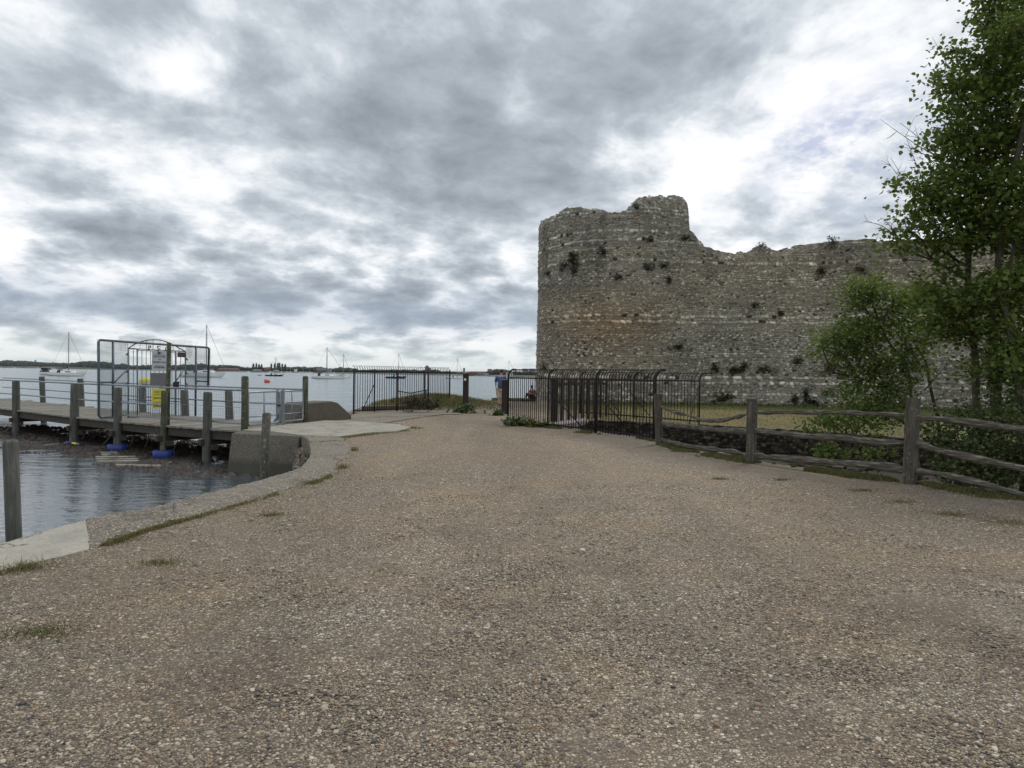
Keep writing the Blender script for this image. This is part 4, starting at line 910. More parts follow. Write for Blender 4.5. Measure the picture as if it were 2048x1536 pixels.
# seaweed mat
gx0 = np.arange(-23, -4.5, .055); gy0 = np.arange(16.5, 31, .055); X, Y = np.meshgrid(gx0, gy0)
prox = pldist(X, Y, FR + PN * .9)
edge = 3.0 + 1.0 * (fbm(X * .6, Y * .6, 61) - .5) * 2
Zs = SEA - .075 + .06 * sm(edge - prox, -.2, 1.2) + .26 * (fbm(X * 2.4, Y * 2.0, 63, 5) - .44) * sm(edge - prox, -.6, .6) + .13 * (hashn(np.floor(X / .055), np.floor(Y / .055)) - .5) * sm(edge - prox, -.6, .4)
Zs = np.where(prox > edge + .9, SEA - .3, Zs); I = np.arange(X.size).reshape(X.shape); F = np.stack([I[:-1, :-1], I[:-1, 1:], I[1:, 1:], I[1:, :-1]], -1).reshape(-1, 4)
keep = (prox < edge + 1.2).ravel()[F].any(1) & (sdist(X, Y, SHORE) < .3).ravel()[F].any(1)
o = fastmesh('seaweed', np.stack([X, Y, Zs], -1).reshape(-1, 3), F[keep], M['seaweed']); tag(o, 'brown mat of drifting seaweed under the pier', 'seaweed', kind='stuff')

# ------------------------------------------------------------------ iron railings
def railing(name, lab, A, B, posts, n, zb=None, hookpost=True, h=1.72, hook=(0, 0), lowrail=.08, braces=(), over=.26, r=.011, wave=0.0, hrail=.24):
    A, B = np.array(A, float), np.array(B, float); zA, zB = (gz1(*A), gz1(*B)) if zb is None else zb
    t = thing(name, lab, 'railing', (*A, zA)); P = lambda s, z: np.array((A[0] + (B[0] - A[0]) * s, A[1] + (B[1] - A[1]) * s, zA + (zB - zA) * s + z))
    hk = np.array((*hook, 0.0)); mb = MB()
    for k in range(n):
        s = (k + .5) / n; w = random.uniform(-1, 1) * .01; b = P(s, 0) + (w, w, .02); tp = P(s, h - over)
        pts = [b, tp] + [tp + hk * (1 - math.cos(q)) * over * .9 + np.array((0, 0, math.sin(q) * over)) for q in np.linspace(.3, 1.9 + wave * random.uniform(-1, 1), 6)]
        mb.tube(pts, r, 5)
    mb.build('bars', M['rust'], t, True)
    mb = MB()
    for z in (lowrail, h - over - hrail + .24 - .02): MB().box((P(0, z) + P(1, z)) / 2, (np.linalg.norm(B - A), .014, .045), rz=math.atan2(*(B - A)[::-1])).build('rail', M['rust'], t)
    for s in posts:
        tp = P(s, h - over); pts = [P(s, -.2), tp + np.array((0, 0, .08))] if not hookpost else [P(s, -.2), tp] + [tp + hk * (1 - math.cos(q)) * over * .9 + np.array((0, 0, math.sin(q) * over)) for q in np.linspace(.3, 1.9, 6)]
        MB().tube(pts, r * 2.5, 7).build('post', M['rust'], t, True)
    for s, dx in braces:
        MB().tube([P(s, h * .62), P(s, .02) + np.array((*dx, 0))], .018, 6).build('stay', M['rust2'], t, True)
    return t
back = np.array((.88, .47)) * .95
railing('iron_railing', 'long rusty railing with hooked bar tops along the near side of the ditch', RA, RB, (0, .34, .67, 1), 58, hook=back, braces=((.345, (1.0, .35)), (.675, (1.0, .35))), r=.0125)
railing('iron_railing', 'rusty railing panel on the far side of the ditch, ending against the grass', RC, RD, (0, .5, 1), 42, hook=(.7, -.5), braces=((.45, (.8, -.5)), (.2, (.8, -.5)), (.98, (-.4, -.7))), zb=(.03, .03))
S1, S2, S3 = G(707, 825)[:2], G(852, 821)[:2], G(899, 811.5)[:2]
railing('shore_railing', 'black hooked railing standing along the shore edge, facing us', S1, S2, (0, .27, .58, .97), 31, hook=(-.36, -.1), zb=(.0, .0), h=1.86, hookpost=False, over=.2, r=.0125, braces=((.27, (-.5, .05)),), wave=.3)
railing('shore_railing', 'shorter hooked railing turning back towards the sea by the grassy hump', S2, S3, (.08, 1), 15, hook=(-.3, .1), zb=(0, .03), h=1.86, hookpost=False, over=.2, r=.0125)
t = thing('loose_gate_frame', 'broken rusty wire frame leaning on the shore railing', 'frame', tuple(G(812, 822)))
a, b, c, d = D(800, 785, 29.6), D(852, 781, 30.0), D(853, 819, 29.3), D(808, 823, 29.0)
MB().tube([a + (-.1, 0, .06), (a * .6 + b * .4) - (0, 0, .06), b + (.08, 0, .03)], .02, 6).tube([a, d], .02, 6).tube([b, c], .018, 6).build('frame', M['rust'], t, True)
mb = MB()
for s in np.linspace(0, 1, 13): mb.tube([a * (1 - s) + b * s, d * (1 - s) + c * s], .006, 4)
for s in np.linspace(.12, 1, 8): mb.tube([a * (1 - s) + d * s, b * (1 - s) + c * s], .006, 4)
mb.build('wires', M['rust2'], t)
t = thing('low_kerb_wall', 'low brown kerb wall under the shore railing', 'wall', tuple(G(740, 822)))
a, b = G(731, 823)[:2] + (0, .15), G(880, 817)[:2] + (0, .2); e = (b - a) / np.linalg.norm(b - a); pn = np.array((-e[1], e[0]))
MB().prism([a, b, b + pn * .3, a + pn * .3], -.3, .20).build('wall', M['block_concrete'], t, bevel=.02)
# plank screen inside the ditch railing
t = thing('plank_screen', 'dark upright timber plank screen behind the ditch railing', 'screen', tuple(G(1150, 836)))
a, b = G(1108, 847)[:2], G(1212, 834)[:2]; mb = MB()
for k in range(9):
    q = a + (b - a) * k / 8; mb.box((q[0], q[1], .72), (.17 if k else .24, .05, 1.5), rz=math.atan2(*(b - a)[::-1]) * (1 if k else .2))
mb.box(((a + b)[0] / 2, (a + b)[1] / 2 + .04, 1.30), (np.linalg.norm(b - a), .05, .1), rz=math.atan2(*(b - a)[::-1])); mb.build('planks', M['marker_wood'], t)

# ------------------------------------------------------------------ post and rail fence
fence = thing('rail_fence', 'weathered cleft-timber post and rail fence along the track', 'fence', (*POST[1], 0))
tops = [D(1313, 788, POST[0][1])[2], D(1502, 798, POST[1][1])[2], D(1821, 796, POST[2][1])[2], 1.36]
for p, tp, w, tilt in zip(POST, tops, (.15, .15, .165, .165), ((-.05, 0), (0, 0), (.02, 0), (0, 0))):
    mb = MB(); n = 9; ang = math.atan2(POST[2][1] - POST[1][1], POST[2][0] - POST[1][0]) + .15
    for k in range(n):
        pass
    V = []
    for k in range(n):
        z = -.3 + (tp + .3) * k / (n - 1); s = w / 2 * (1 + random.uniform(-.06, .06)); ex = np.array((math.cos(ang), math.sin(ang))); ey = np.array((-ex[1], ex[0]))
        for sx, sy in ((-1, -1), (-.85, -1.05), (.85, -1.05), (1, -1), (1.03, .85), (1, 1), (-1, 1), (-1.04, .85)):
            q = p + ex * sx * s + ey * sy * s * .72 + np.array(tilt) * (z - tp * 0); V.append((q[0], q[1], z + (random.uniform(-.012, .012) if k == n - 1 else 0)))
    F = [(k * 8 + i, k * 8 + (i + 1) % 8, k * 8 + 8 + (i + 1) % 8, k * 8 + 8 + i) for k in range(n - 1) for i in range(8)] + [tuple((n - 1) * 8 + i for i in range(8))]
    po = mb.add(V, F).build('post', M['grey_wood'], fence)
    ex = np.array((math.cos(ang), math.sin(ang))); ey = np.array((-ex[1], ex[0]))
RAILS = [(0, [(1313, 811), (1345, 822), (1380, 832), (1405, 840), (1440, 841), (1470, 835), (1497, 827)], .042), (0, [(1315, 846), (1345, 850), (1380, 853), (1420, 858), (1500, 864)], .055), (0, [(1319, 878), (1360, 889), (1400, 896), (1440, 900), (1470, 904), (1500, 913)], .05),
         (1, [(1500, 827), (1540, 824.5), (1600, 825), (1660, 824.5), (1709, 826), (1780, 829), (1816, 832)], .038), (1, [(1502, 860), (1560, 866), (1600, 871), (1650, 874), (1696, 877), (1753, 884), (1816, 885)], .05), (1, [(1502, 911), (1540, 914), (1600, 920), (1700, 927), (1760, 932), (1818, 942)], .065),
         (2, [(1818, 834), (1880, 838), (1950, 846), (2048, 859), (2200, 878), (2330, 893)], .055), (2, [(1818, 880), (1880, 901), (1950, 917), (2048, 938), (2200, 975), (2330, 1005)], .055), (2, [(1818, 940), (1880, 948), (1960, 967), (2048, 989), (2200, 1030), (2330, 1075)], .05)]
for bay, px, r in RAILS:
    a, b = POST[bay], POST[bay + 1]; P = [PL(x, y, a, b) for x, y in px]; P = catmull(P, 5)
    rr = [r * .95 * (1 + .42 * (vnoise(np.array(k * .45), np.array(r * 99 + bay), 5) - .5) * 2) * (.62 if k in (0, len(P) - 1) else 1) for k in range(len(P))]
    MB().tube(P, rr, 7, flat=.62, jit=.10).build('rail', M['rail_wood'], fence)
for k in range(9):
    px, py = 1612 + k * 17 + random.uniform(-4, 4), 930 + k * 1.9 + random.uniform(-4, 3); q = G(px, py, .05); q[1] += .45; q[0] += .05
    bm = bmesh.new(); bmesh.ops.create_icosphere(bm, subdivisions=2, radius=1); s = random.uniform(.06, .12)
    t = thing('loose_stone', 'pale rubble stone lying behind the fence at the edge of the ditch', 'stone', (q[0], q[1], .03), 'rubble stones behind the fence')
    MB().add([np.array(v.co) * (s * 1.5, s, s * .6) * (1 + .25 * (hashn(v.index, k) - .5)) + (q[0], q[1], .05) for v in bm.verts], [[v.index for v in f.verts] for f in bm.faces]).build('stone', M['block_concrete'], t); bm.free()

# ------------------------------------------------------------------ marker posts and people
def marker(lab, px, pyt, pyb, wpx, disc):
    b = G(px, pyb, .01); h = D(px, pyt, b[1])[2]; w = wpx / FPX * b[1] * 1.02
    t = thing('marker_post', lab, 'post', tuple(b)); n = [(-1, -1), (1, -1), (1, 1), (-1, 1)]
    MB().prism([(b[0] + x * w / 2, b[1] + y * w / 2) for x, y in n], -.3, h).build('post', M['marker_wood'], t, bevel=.012)
    if disc:
        mb = MB(); c = np.array((b[0] - w * .12, b[1] - w / 2 - .004, h - .27)); k = 20
        mb.add([(c[0], c[1], c[2])] + [(c[0] + math.cos(q * 2 * math.pi / k) * .055, c[1], c[2] + math.sin(q * 2 * math.pi / k) * .055) for q in range(k)], [(0, 1 + (q + 1) % k, 1 + q) for q in range(k)]); mb.build('waymark_disc', M['white_gel'], t)
        MB().add([(c[0] - .02, c[1] - .003, c[2] - .022), (c[0] + .022, c[1] - .003, c[2] - .022), (c[0], c[1] - .003, c[2] + .03)], [(0, 1, 2)]).build('arrow', M['sign_ink'], t)
        MB().box((c[0] - .02, c[1], c[2] - .42), (.09, .004, .035)).build('plaque', M['rust2'], t); MB().box((c[0], c[1], h - .07), (.07, .004, .03)).build('plaque', M['rust2'], t)
    else:
        MB().box((b[0], b[1] - .02, h + .012), (w * 1.1, w * 1.1, .022)).build('cap', M['galv'], t)
    return t
marker('dark timber waymark post with a white disc, standing in green weeds', 931, 747, 818, 11, True)
marker('dark brown timber post with a pale flat cap beside the man', 1009.5, 760, 827, 13, False)

def skinmesh(name, verts, edges, mat, parent, sub=2, root=0):
    me = bpy.data.meshes.new(name); base = rootloc(parent)
    me.from_pydata([tuple(np.array(v[:3]) ) for v in verts], edges, []); me.update()
    o = finish(me, name, mat, parent); sk = o.modifiers.new('skin', 'SKIN'); o.modifiers.new('sub', 'SUBSURF').levels = sub; o.modifiers['sub'].render_levels = sub
    for i, v in enumerate(verts):
        d = me.skin_vertices[0].data[i]; d.radius = (v[3], v[4] if len(v) > 4 else v[3]); d.use_root = (i == root)
    sk.use_smooth_shade = True; return o
def hand(mbx, wrist, dirv, side, s=1.0):
    d = np.array(dirv) / np.linalg.norm(dirv); sd_ = np.array(side) / np.linalg.norm(side); pal = wrist + d * .05 * s
    mbx.tube([wrist, pal, wrist + d * .09 * s], [.026 * s, .04 * s, .036 * s], 8, flat=.55)
    for k, L in enumerate((.07, .08, .075, .058)):
        a = wrist + d * .085 * s + sd_ * (-.03 + .02 * k) * s; c = np.cross(d, sd_)
        mbx.tube([a, a + d * L * .5 * s + c * .008, a + d * L * s + c * .028], [.009 * s, .0085 * s, .006 * s], 6)
    a = wrist + d * .03 * s - sd_ * .03 * s; mbx.tube([a, a + d * .03 * s - sd_ * .025 * s, a + d * .065 * s - sd_ * .03 * s], [.011 * s, .010 * s, .007 * s], 6)
# man seen from behind, weight on one leg, leaning towards the post
mp_ = G(1000, 812, .02); man = thing('person', 'man in blue t-shirt and khaki trousers, back to us, beside the capped post', 'person', tuple(mp_)); S = 1.02
lean = .05
def pj(x, y, z, r, r2=None): return (x * S + lean * max(0, z - .9), y * S, z * S, r * S, (r2 or r) * S)
body = [pj(0, 0, .95, .13, .10), pj(0, 0, 1.12, .125, .09), pj(0, .02, 1.30, .15, .10), pj(0, .03, 1.43, .10, .07), pj(.005, .035, 1.51, .052), pj(.01, .045, 1.56, .055), pj(.012, .05, 1.64, .078, .09), pj(.012, .05, 1.73, .06, .07),
        pj(-.18, .03, 1.40, .055), pj(-.235, .03, 1.14, .042), pj(-.215, .10, .90, .032), pj(.19, .03, 1.39, .055), pj(.27, .14, 1.18, .042), pj(.34, .34, 1.10, .032),
        pj(-.095, 0, .88, .088), pj(-.075, .03, .50, .058), pj(-.055, -.01, .28, .052), pj(-.05, -.02, .08, .036), pj(.095, .01, .88, .088), pj(.085, .05, .50, .058), pj(.075, .02, .28, .052), pj(.07, .0, .08, .036)]
ed = [(0, 1), (1, 2), (2, 3), (3, 4), (4, 5), (5, 6), (6, 7), (3, 8), (8, 9), (9, 10), (3, 11), (11, 12), (12, 13), (0, 14), (14, 15), (15, 16), (16, 17), (0, 18), (18, 19), (19, 20), (20, 21)]
bo = skinmesh('body', body, ed, M['skin'], man)
shirt = [pj(0, 0, .84, .215, .165), pj(0, 0, 1.05, .205, .155), pj(0, .02, 1.28, .225, .155), pj(0, .03, 1.43, .155, .11), pj(-.20, .03, 1.40, .092), pj(-.245, .03, 1.14, .085), pj(.21, .03, 1.39, .092), pj(.275, .12, 1.17, .082)]
skinmesh('t_shirt', shirt, [(0, 1), (1, 2), (2, 3), (3, 4), (4, 5), (3, 6), (6, 7)], M['blue_shirt'], man)
tr = [pj(0, 0, .97, .205, .16), pj(-.10, 0, .84, .14), pj(-.085, .03, .52, .115), pj(-.07, .0, .34, .11), pj(.10, .01, .84, .14), pj(.09, .05, .52, .115), pj(.083, .02, .34, .11)]
skinmesh('trousers', tr, [(0, 1), (1, 2), (2, 3), (0, 4), (4, 5), (5, 6)], M['khaki'], man)
c = np.array(mp_)
mb = MB(); hc = np.array((.012 * S + lean * .75, .04, 1.70 * S)) + c; bm = bmesh.new(); bmesh.ops.create_icosphere(bm, subdivisions=3, radius=1)
mb.add([np.array(v.co) * (.088, .105, .10) + hc + (0, -.012, .0) for v in bm.verts if True], [[v.index for v in f.verts] for f in bm.faces if f.calc_center_median().z > -.55 and f.calc_center_median().y < .62]); mb.build('hair', M['hair'], man, True); bm.free()
fc = np.array((.012 * S + lean * .72, .05 + .09, 1.64 * S)) + c; mb = MB()
mb.tube([fc + (0, -.01, .03), fc + (0, .03, -.015)], [.012, .016], 6).build('nose', M['skin'], man, True); MB().tube([fc + (-.09, -.10, 0), fc + (-.098, -.105, .03), fc + (-.088, -.10, .055)], .012, 6).build('ear', M['skin'], man, True); MB().tube([fc + (.09, -.10, 0), fc + (.098, -.105, .03), fc + (.088, -.10, .055)], .012, 6).build('ear', M['skin'], man, True)
for hp, hd, hs_ in (((-.215 * S, .10 * S, .90 * S), (.02, .2, -1), (0, 1, .2)), ((.34 * S + lean * .2, .34 * S, 1.10 * S), (.3, 1, 0), (1, -.3, 0))):
    mb = MB(); hand(mb, c + np.array(hp), hd, hs_); mb.build('hand', M['skin'], man, True)
for x, y in ((-.05, -.02), (.07, 0)):
    MB().tube([c + (x * S, y - .05, .06), c + (x * S - .0, y + .05, .055), c + (x * S - .02, y + .17, .035), c + (x * S - .02, y + .21, .03)], [.045, .055, .045, .025], 8, flat=.9).build('shoe', M['shoe'], man, True)
# second person, seated by the foot of the tower
sp_ = G(1066, 801.5, .05); sit = thing('person', 'person in a red top sitting at the tower foot, seen through the railing', 'person', tuple(sp_))
def sj(x, y, z, r, r2=None): return (x, y, z, r, r2 or r)
sb = [sj(0, 0, .20, .13, .10), sj(-.03, 0, .45, .13, .09), sj(-.06, -.02, .62, .09, .07), sj(-.07, -.03, .70, .05), sj(-.09, -.04, .80, .075, .085), sj(-.09, -.04, .87, .06), sj(-.10, -.10, .22, .075), sj(-.40, -.22, .40, .055), sj(-.44, -.26, .06, .04), sj(.08, -.12, .22, .075), sj(-.22, -.30, .42, .055), sj(-.28, -.36, .06, .04),
      sj(.10, -.02, .60, .05), sj(.10, -.18, .40, .04), sj(-.10, -.32, .42, .03), sj(-.20, -.06, .58, .05), sj(-.30, -.15, .42, .04), sj(-.36, -.26, .46, .03)]
skinmesh('body', sb, [(0, 1), (1, 2), (2, 3), (3, 4), (4, 5), (0, 6), (6, 7), (7, 8), (0, 9), (9, 10), (10, 11), (2, 12), (12, 13), (13, 14), (2, 15), (15, 16), (16, 17)], M['skin'], sit)
skinmesh('red_top', [sj(0, 0, .16, .155, .125), sj(-.03, 0, .45, .155, .115), sj(-.06, -.02, .61, .11, .09), sj(.10, -.02, .60, .068), sj(.10, -.15, .44, .058), sj(-.20, -.06, .58, .068), sj(-.27, -.13, .46, .058)], [(0, 1), (1, 2), (2, 3), (3, 4), (2, 5), (5, 6)], M['red_shirt'], sit)
skinmesh('trousers', [sj(0, 0, .18, .14, .12), sj(-.10, -.10, .22, .095), sj(-.40, -.22, .40, .075), sj(-.43, -.25, .14, .058), sj(.08, -.12, .22, .095), sj(-.22, -.30, .42, .075), sj(-.27, -.35, .14, .058)], [(0, 1), (1, 2), (2, 3), (0, 4), (4, 5), (5, 6)], M['dark_cloth'], sit)
c = np.array(sp_); bm = bmesh.new(); bmesh.ops.create_icosphere(bm, subdivisions=2, radius=1); mb = MB()
mb.add([np.array(v.co) * (.09, .10, .095) + c + (-.08, -.03, .845) for v in bm.verts], [[v.index for v in f.verts] for f in bm.faces if f.calc_center_median().z > -.5 and f.calc_center_median().x > -.6]); mb.build('hair', M['hair'], sit, True); bm.free()
for hp in ((-.10, -.32, .42), (-.36, -.26, .46)):
    mb = MB(); hand(mb, c + np.array(hp), (-1, -.2, -.25), (0, 1, 0)); mb.build('hand', M['skin'], sit, True)
for x, y in ((-.44, -.26), (-.28, -.36)): MB().tube([c + (x + .03, y, .05), c + (x - .06, y - .01, .045), c + (x - .17, y - .03, .03)], [.045, .045, .025], 7).build('shoe', M['shoe'], sit, True)

# ------------------------------------------------------------------ boats
def sailboat(lab, x0, x1, ywl, mast_px, mast_top, hull, size=1.0, boom=True, hood=True, cover='canvas', free=1.0, rake=0, stay=None):
    Y = (EYE - SEA) / -(ray((x0 + x1) / 2, ywl).z / ray((x0 + x1) / 2, ywl).y); k = lambda px: D(px, ywl, Y)[0]
    X0, X1 = k(x0), k(x1); L = X1 - X0; Bm = L * .29; fb = L * .105 * free; t = thing('sailing_boat', lab, 'sailing boat', ((X0 + X1) / 2, Y, SEA), 'yachts moored in the harbour')
    st = [(0, .62, .62, .86), (.06, .72, .3, .88), (.3, .96, 0, .86), (.55, 1.0, 0, .9), (.78, .74, 0, 1.0), (.92, .34, .05, 1.12), (1.0, .02, .8, 1.22)]
    V = []; n = 9
    for s, bw, keel, sh in st:
        for j in range(n):
            a = math.pi * j / (n - 1); yy = -math.cos(a) * Bm / 2 * bw; zz = fb * sh * (1 - (math.sin(a) ** .7) * (1.35 - keel)) if 0 < j < n - 1 else fb * sh
            ovh = L * (.05 * (s > .9) * (zz / fb) - (.04 if s == 0 else 0) * (1 - zz / fb))
            V.append((X0 + s * L * .97 + ovh, Y + yy, SEA + zz))
    F = [(i * n + j, i * n + j + 1, (i + 1) * n + j + 1, (i + 1) * n + j) for i in range(6) for j in range(n - 1)] + [(i * n, (i + 1) * n, (i + 1) * n + n - 1, i * n + n - 1) for i in range(6)] + [tuple(range(n - 1, -1, -1))]
    MB().add(V, F).build('hull', M[hull], t, False)
    xm = k(mast_px); zt = D(mast_px, mast_top, Y)[2]; dk = SEA + fb * .93
    cab = [(xm - L * .20, .17), (xm - L * .05, .19), (xm + L * .16, .12), (xm + L * .22, .05)]
    V = []
    for i, (x, w) in enumerate(cab):
        h_ = L * (.05, .06, .045, .0)[i]
        V += [(x, Y - w * L * .5, dk - .05), (x, Y - w * L * .36, dk + h_), (x, Y + w * L * .36, dk + h_), (x, Y + w * L * .5, dk - .05)]
    cb = MB().add(V, [(i * 4 + j, i * 4 + j + 1, i * 4 + 5 + j, i * 4 + 4 + j) for i in range(3) for j in range(3)] + [(3, 2, 1, 0), (12, 13, 14, 15)]).build('cabin', M['white_gel'], t)
    MB().box((xm + L * .03, Y - L * .088, dk + L * .026), (L * .14, .04, L * .02), tilt=(-.0, 'X')).build('window', M['glass'], cb)
    mr = max(.10, L * .0115)
    MB().tube([(xm, Y, dk), (xm + rake, Y, zt)], [mr, mr * .8], 8).box((xm, Y, SEA + (zt - SEA) * .62), (.04, L * .13, .05)).build('mast', M['spar'], t, True)
    if boom:
        bm_ = MB().tube([(xm - .05, Y, dk + L * .10), (xm - L * .36, Y, dk + L * .105)], .07, 7).build('boom', M['alloy'], t, True)
        MB().tube([(xm + .02, Y, dk + L * .17), (xm - L * .07, Y, dk + L * .125), (xm - L * .35, Y, dk + L * .115)], [L * .012, L * .019, L * .011], 8).build('sail_cover', M[cover], bm_, True)
    xb = X1 + L * .04; rr = max(.022, Y * .0001)
    mb = MB().tube([(xb, Y, SEA + fb * 1.22), (xm + rake, Y, zt - .3)], rr * 1.9, 5).tube([(X0, Y, SEA + fb * .9), (xm + rake, Y, zt - .1)], rr, 4)
    for sy in (-1, 1): mb.tube([(xm, Y + sy * Bm * .48, SEA + fb), (xm, Y + sy * L * .065, SEA + (zt - SEA) * .62), (xm + rake, Y, zt - .2)], rr * .8, 4)
    mb.build('rigging', M['spar'], t)
    if hood:
        MB().prism([(xm - L * .27, Y - L * .09), (xm - L * .17, Y - L * .09), (xm - L * .17, Y + L * .09), (xm - L * .27, Y + L * .09)], dk - .05, dk + L * .085, [(xm - L * .25, Y - L * .07), (xm - L * .20, Y - L * .07), (xm - L * .20, Y + L * .07), (xm - L * .25, Y + L * .07)]).build('spray_hood', M['canvas'], t)
    mb = MB(); 
    for s in np.linspace(.02, .98, 7): mb.tube([(X0 + L * s, Y - Bm * .30 * (1.3 if .2 < s < .8 else .7), SEA + fb * .95), (X0 + L * s, Y - Bm * .30 * (1.3 if .2 < s < .8 else .7), SEA + fb * .95 + .6)], .02, 4)
    mb.tube([(X0 + L * s, Y - Bm * .30 * (1.3 if .2 < s < .8 else .7), SEA + fb * .95 + .6) for s in np.linspace(.02, .98, 7)], .014, 4); mb.build('guard_rail', M['alloy'], t)
    return t, Y
sailboat('white yacht at far left with a dark sail cover, half behind a motor boat', 97, 171, 752.5, 137, 664, 'white_gel')
sailboat('largest white yacht, right behind the pier gate', 362, 449, 755, 412.5, 649, 'white_gel', free=1.15)
sailboat('small dark-hulled sailing boat in front of the poplar trees', 531, 566, 752.5, 551, 714, 'dark_hull', boom=False, free=.85)
sailboat('white yacht with a tall mast left of the shore railing', 625, 689, 758, 653.5, 694, 'white_gel')
sailboat('smaller white yacht overlapping the tall-masted one', 672, 702, 756.5, 686.5, 707, 'white_gel')
sailboat('navy blue sailing boat seen through the shore railing', 772, 812, 757, 797, 707, 'navy', boom=True, cover='navy')
sailboat('white sailing boat between the shore railing and the waymark post', 892, 926, 757.5, 914, 716, 'white_gel', boom=False)
sailboat('sailing boat mostly hidden behind the ditch railing, only its thin mast clear', 1003, 1034, 758, 1017.5, 720.5, 'white_gel', boom=False)
# motor boat
Yb = 255.0; X0, X1 = D(83, 748, Yb)[0], D(131, 748, Yb)[0]; L = X1 - X0
t = thing('motor_boat', 'white motor boat with a dark canopy behind the leftmost yacht', 'motor boat', ((X0 + X1) / 2, Yb, SEA))
V = []; n = 7
for s, bw, sh in ((0, .9, .8), (.35, 1, .82), (.7, .8, 1.0), (.9, .4, 1.2), (1, .03, 1.3)):
    for j in range(n):
        a = math.pi * j / (n - 1); V.append((X0 + s * L, Yb - math.cos(a) * L * .17 * bw, SEA + 1.1 * sh * (1 - 1.25 * math.sin(a) ** .6 * (0 < j < n - 1))))
MB().add(V, [(i * n + j, i * n + j + 1, (i + 1) * n + j + 1, (i + 1) * n + j) for i in range(4) for j in range(n - 1)] + [(i * n, (i + 1) * n, (i + 1) * n + n - 1, i * n + n - 1) for i in range(4)] + [tuple(range(n - 1, -1, -1))]).build('hull', M['white_gel'], t)
bx = lambda a, b, z0, z1, wd, tp: MB().prism([(X0 + L * a, Yb - wd), (X0 + L * b, Yb - wd), (X0 + L * b, Yb + wd), (X0 + L * a, Yb + wd)], SEA + z0, SEA + z1, [(X0 + L * (a + tp), Yb - wd * .8), (X0 + L * (b - tp * 2), Yb - wd * .8), (X0 + L * (b - tp * 2), Yb + wd * .8), (X0 + L * (a + tp), Yb + wd * .8)])
bx(.30, .85, .9, 1.75, 1.1, .05).build('cabin', M['white_gel'], t)
bx(.0, .42, 1.0, 2.45, 1.1, .06).build('canopy', M['canvas'], t); bx(.04, .10, 1.3, 2.0, 1.13, .0).build('canopy_window', M['white_sign'], t)
q = G(519.5, 751, SEA); t = thing('dinghy', 'tiny grey dinghy afloat left of the dark sailing boat', 'dinghy', tuple(q)); L = 1.7
MB().prism([(q[0] - L / 2, q[1] - .6), (q[0] + L * .3, q[1] - .6), (q[0] + L * .55, q[1]), (q[0] + L * .3, q[1] + .6), (q[0] - L / 2, q[1] + .6)], SEA - .1, SEA + .4, [(q[0] - L * .55, q[1] - .7), (q[0] + L * .32, q[1] - .7), (q[0] + L * .66, q[1]), (q[0] + L * .32, q[1] + .7), (q[0] - L * .55, q[1] + .7)]).build('hull', M['grey_panel'], t)
q = G(534, 765.5, SEA); t = thing('mooring_buoy', 'bright red mooring buoy lying on the water', 'buoy', tuple(q))
MB().tube([q + (-.5, 0, .32), q + (-.38, 0, .34), q + (.42, .05, .22), q + (.5, .05, .2)], [.34, .42, .40, .3], 14).build('drum', M['red_buoy'], t, True)
MB().tube([q + (.52, 0, .2), q + (.66, 0, .26)], .05, 6).build('ring', M['rust'], t)
# ------------------------------------------------------------------ foliage
def leaf_mesh(C, size, nrm_up=.5, seed=1, droop=0.0):
    """one folded leaf of two quads for every centre"""
    r = np.random.default_rng(seed); n = len(C); s = size * (.7 + .6 * r.random(n))
    nr = r.normal(size=(n, 3)); nr[:, 2] = np.abs(nr[:, 2]) * (1 + nrm_up) + nrm_up; nr /= np.linalg.norm(nr, axis=1)[:, None]
    d = r.normal(size=(n, 3)); d[:, 2] -= droop; d -= nr * (d * nr).sum(1)[:, None]; d /= np.linalg.norm(d, axis=1)[:, None]; b = np.cross(nr, d)
    base = np.array([(0, 0, 0), (.30, .46, .10), (.72, .34, .09), (1.05, 0, -.06), (.72, -.34, .09), (.30, -.46, .10)])
    V = C[:, None] + s[:, None, None] * (base[None, :, :1] * d[:, None] + base[None, :, 1:2] * b[:, None] + base[None, :, 2:] * nr[:, None])
    F = (np.array([(0, 3, 2, 1), (0, 5, 4, 3)])[None] + (np.arange(n) * 6)[:, None, None]).reshape(-1, 4)
    return V.reshape(-1, 3), F
def blob_centres(px, py, rx, ry, Y, dY, n, r, hollow=.25):
    out = []
    while len(out) < n:
        a = r.random() * 6.283; q = math.sqrt(r.random()); 
        x = px + math.cos(a) * rx * q; y = py + math.sin(a) * ry * q
        out.append(D(x, y, Y + (r.random() * 2 - 1) * dY * math.sqrt(max(.05, 1 - q * q * .8))))
    return np.array(out)
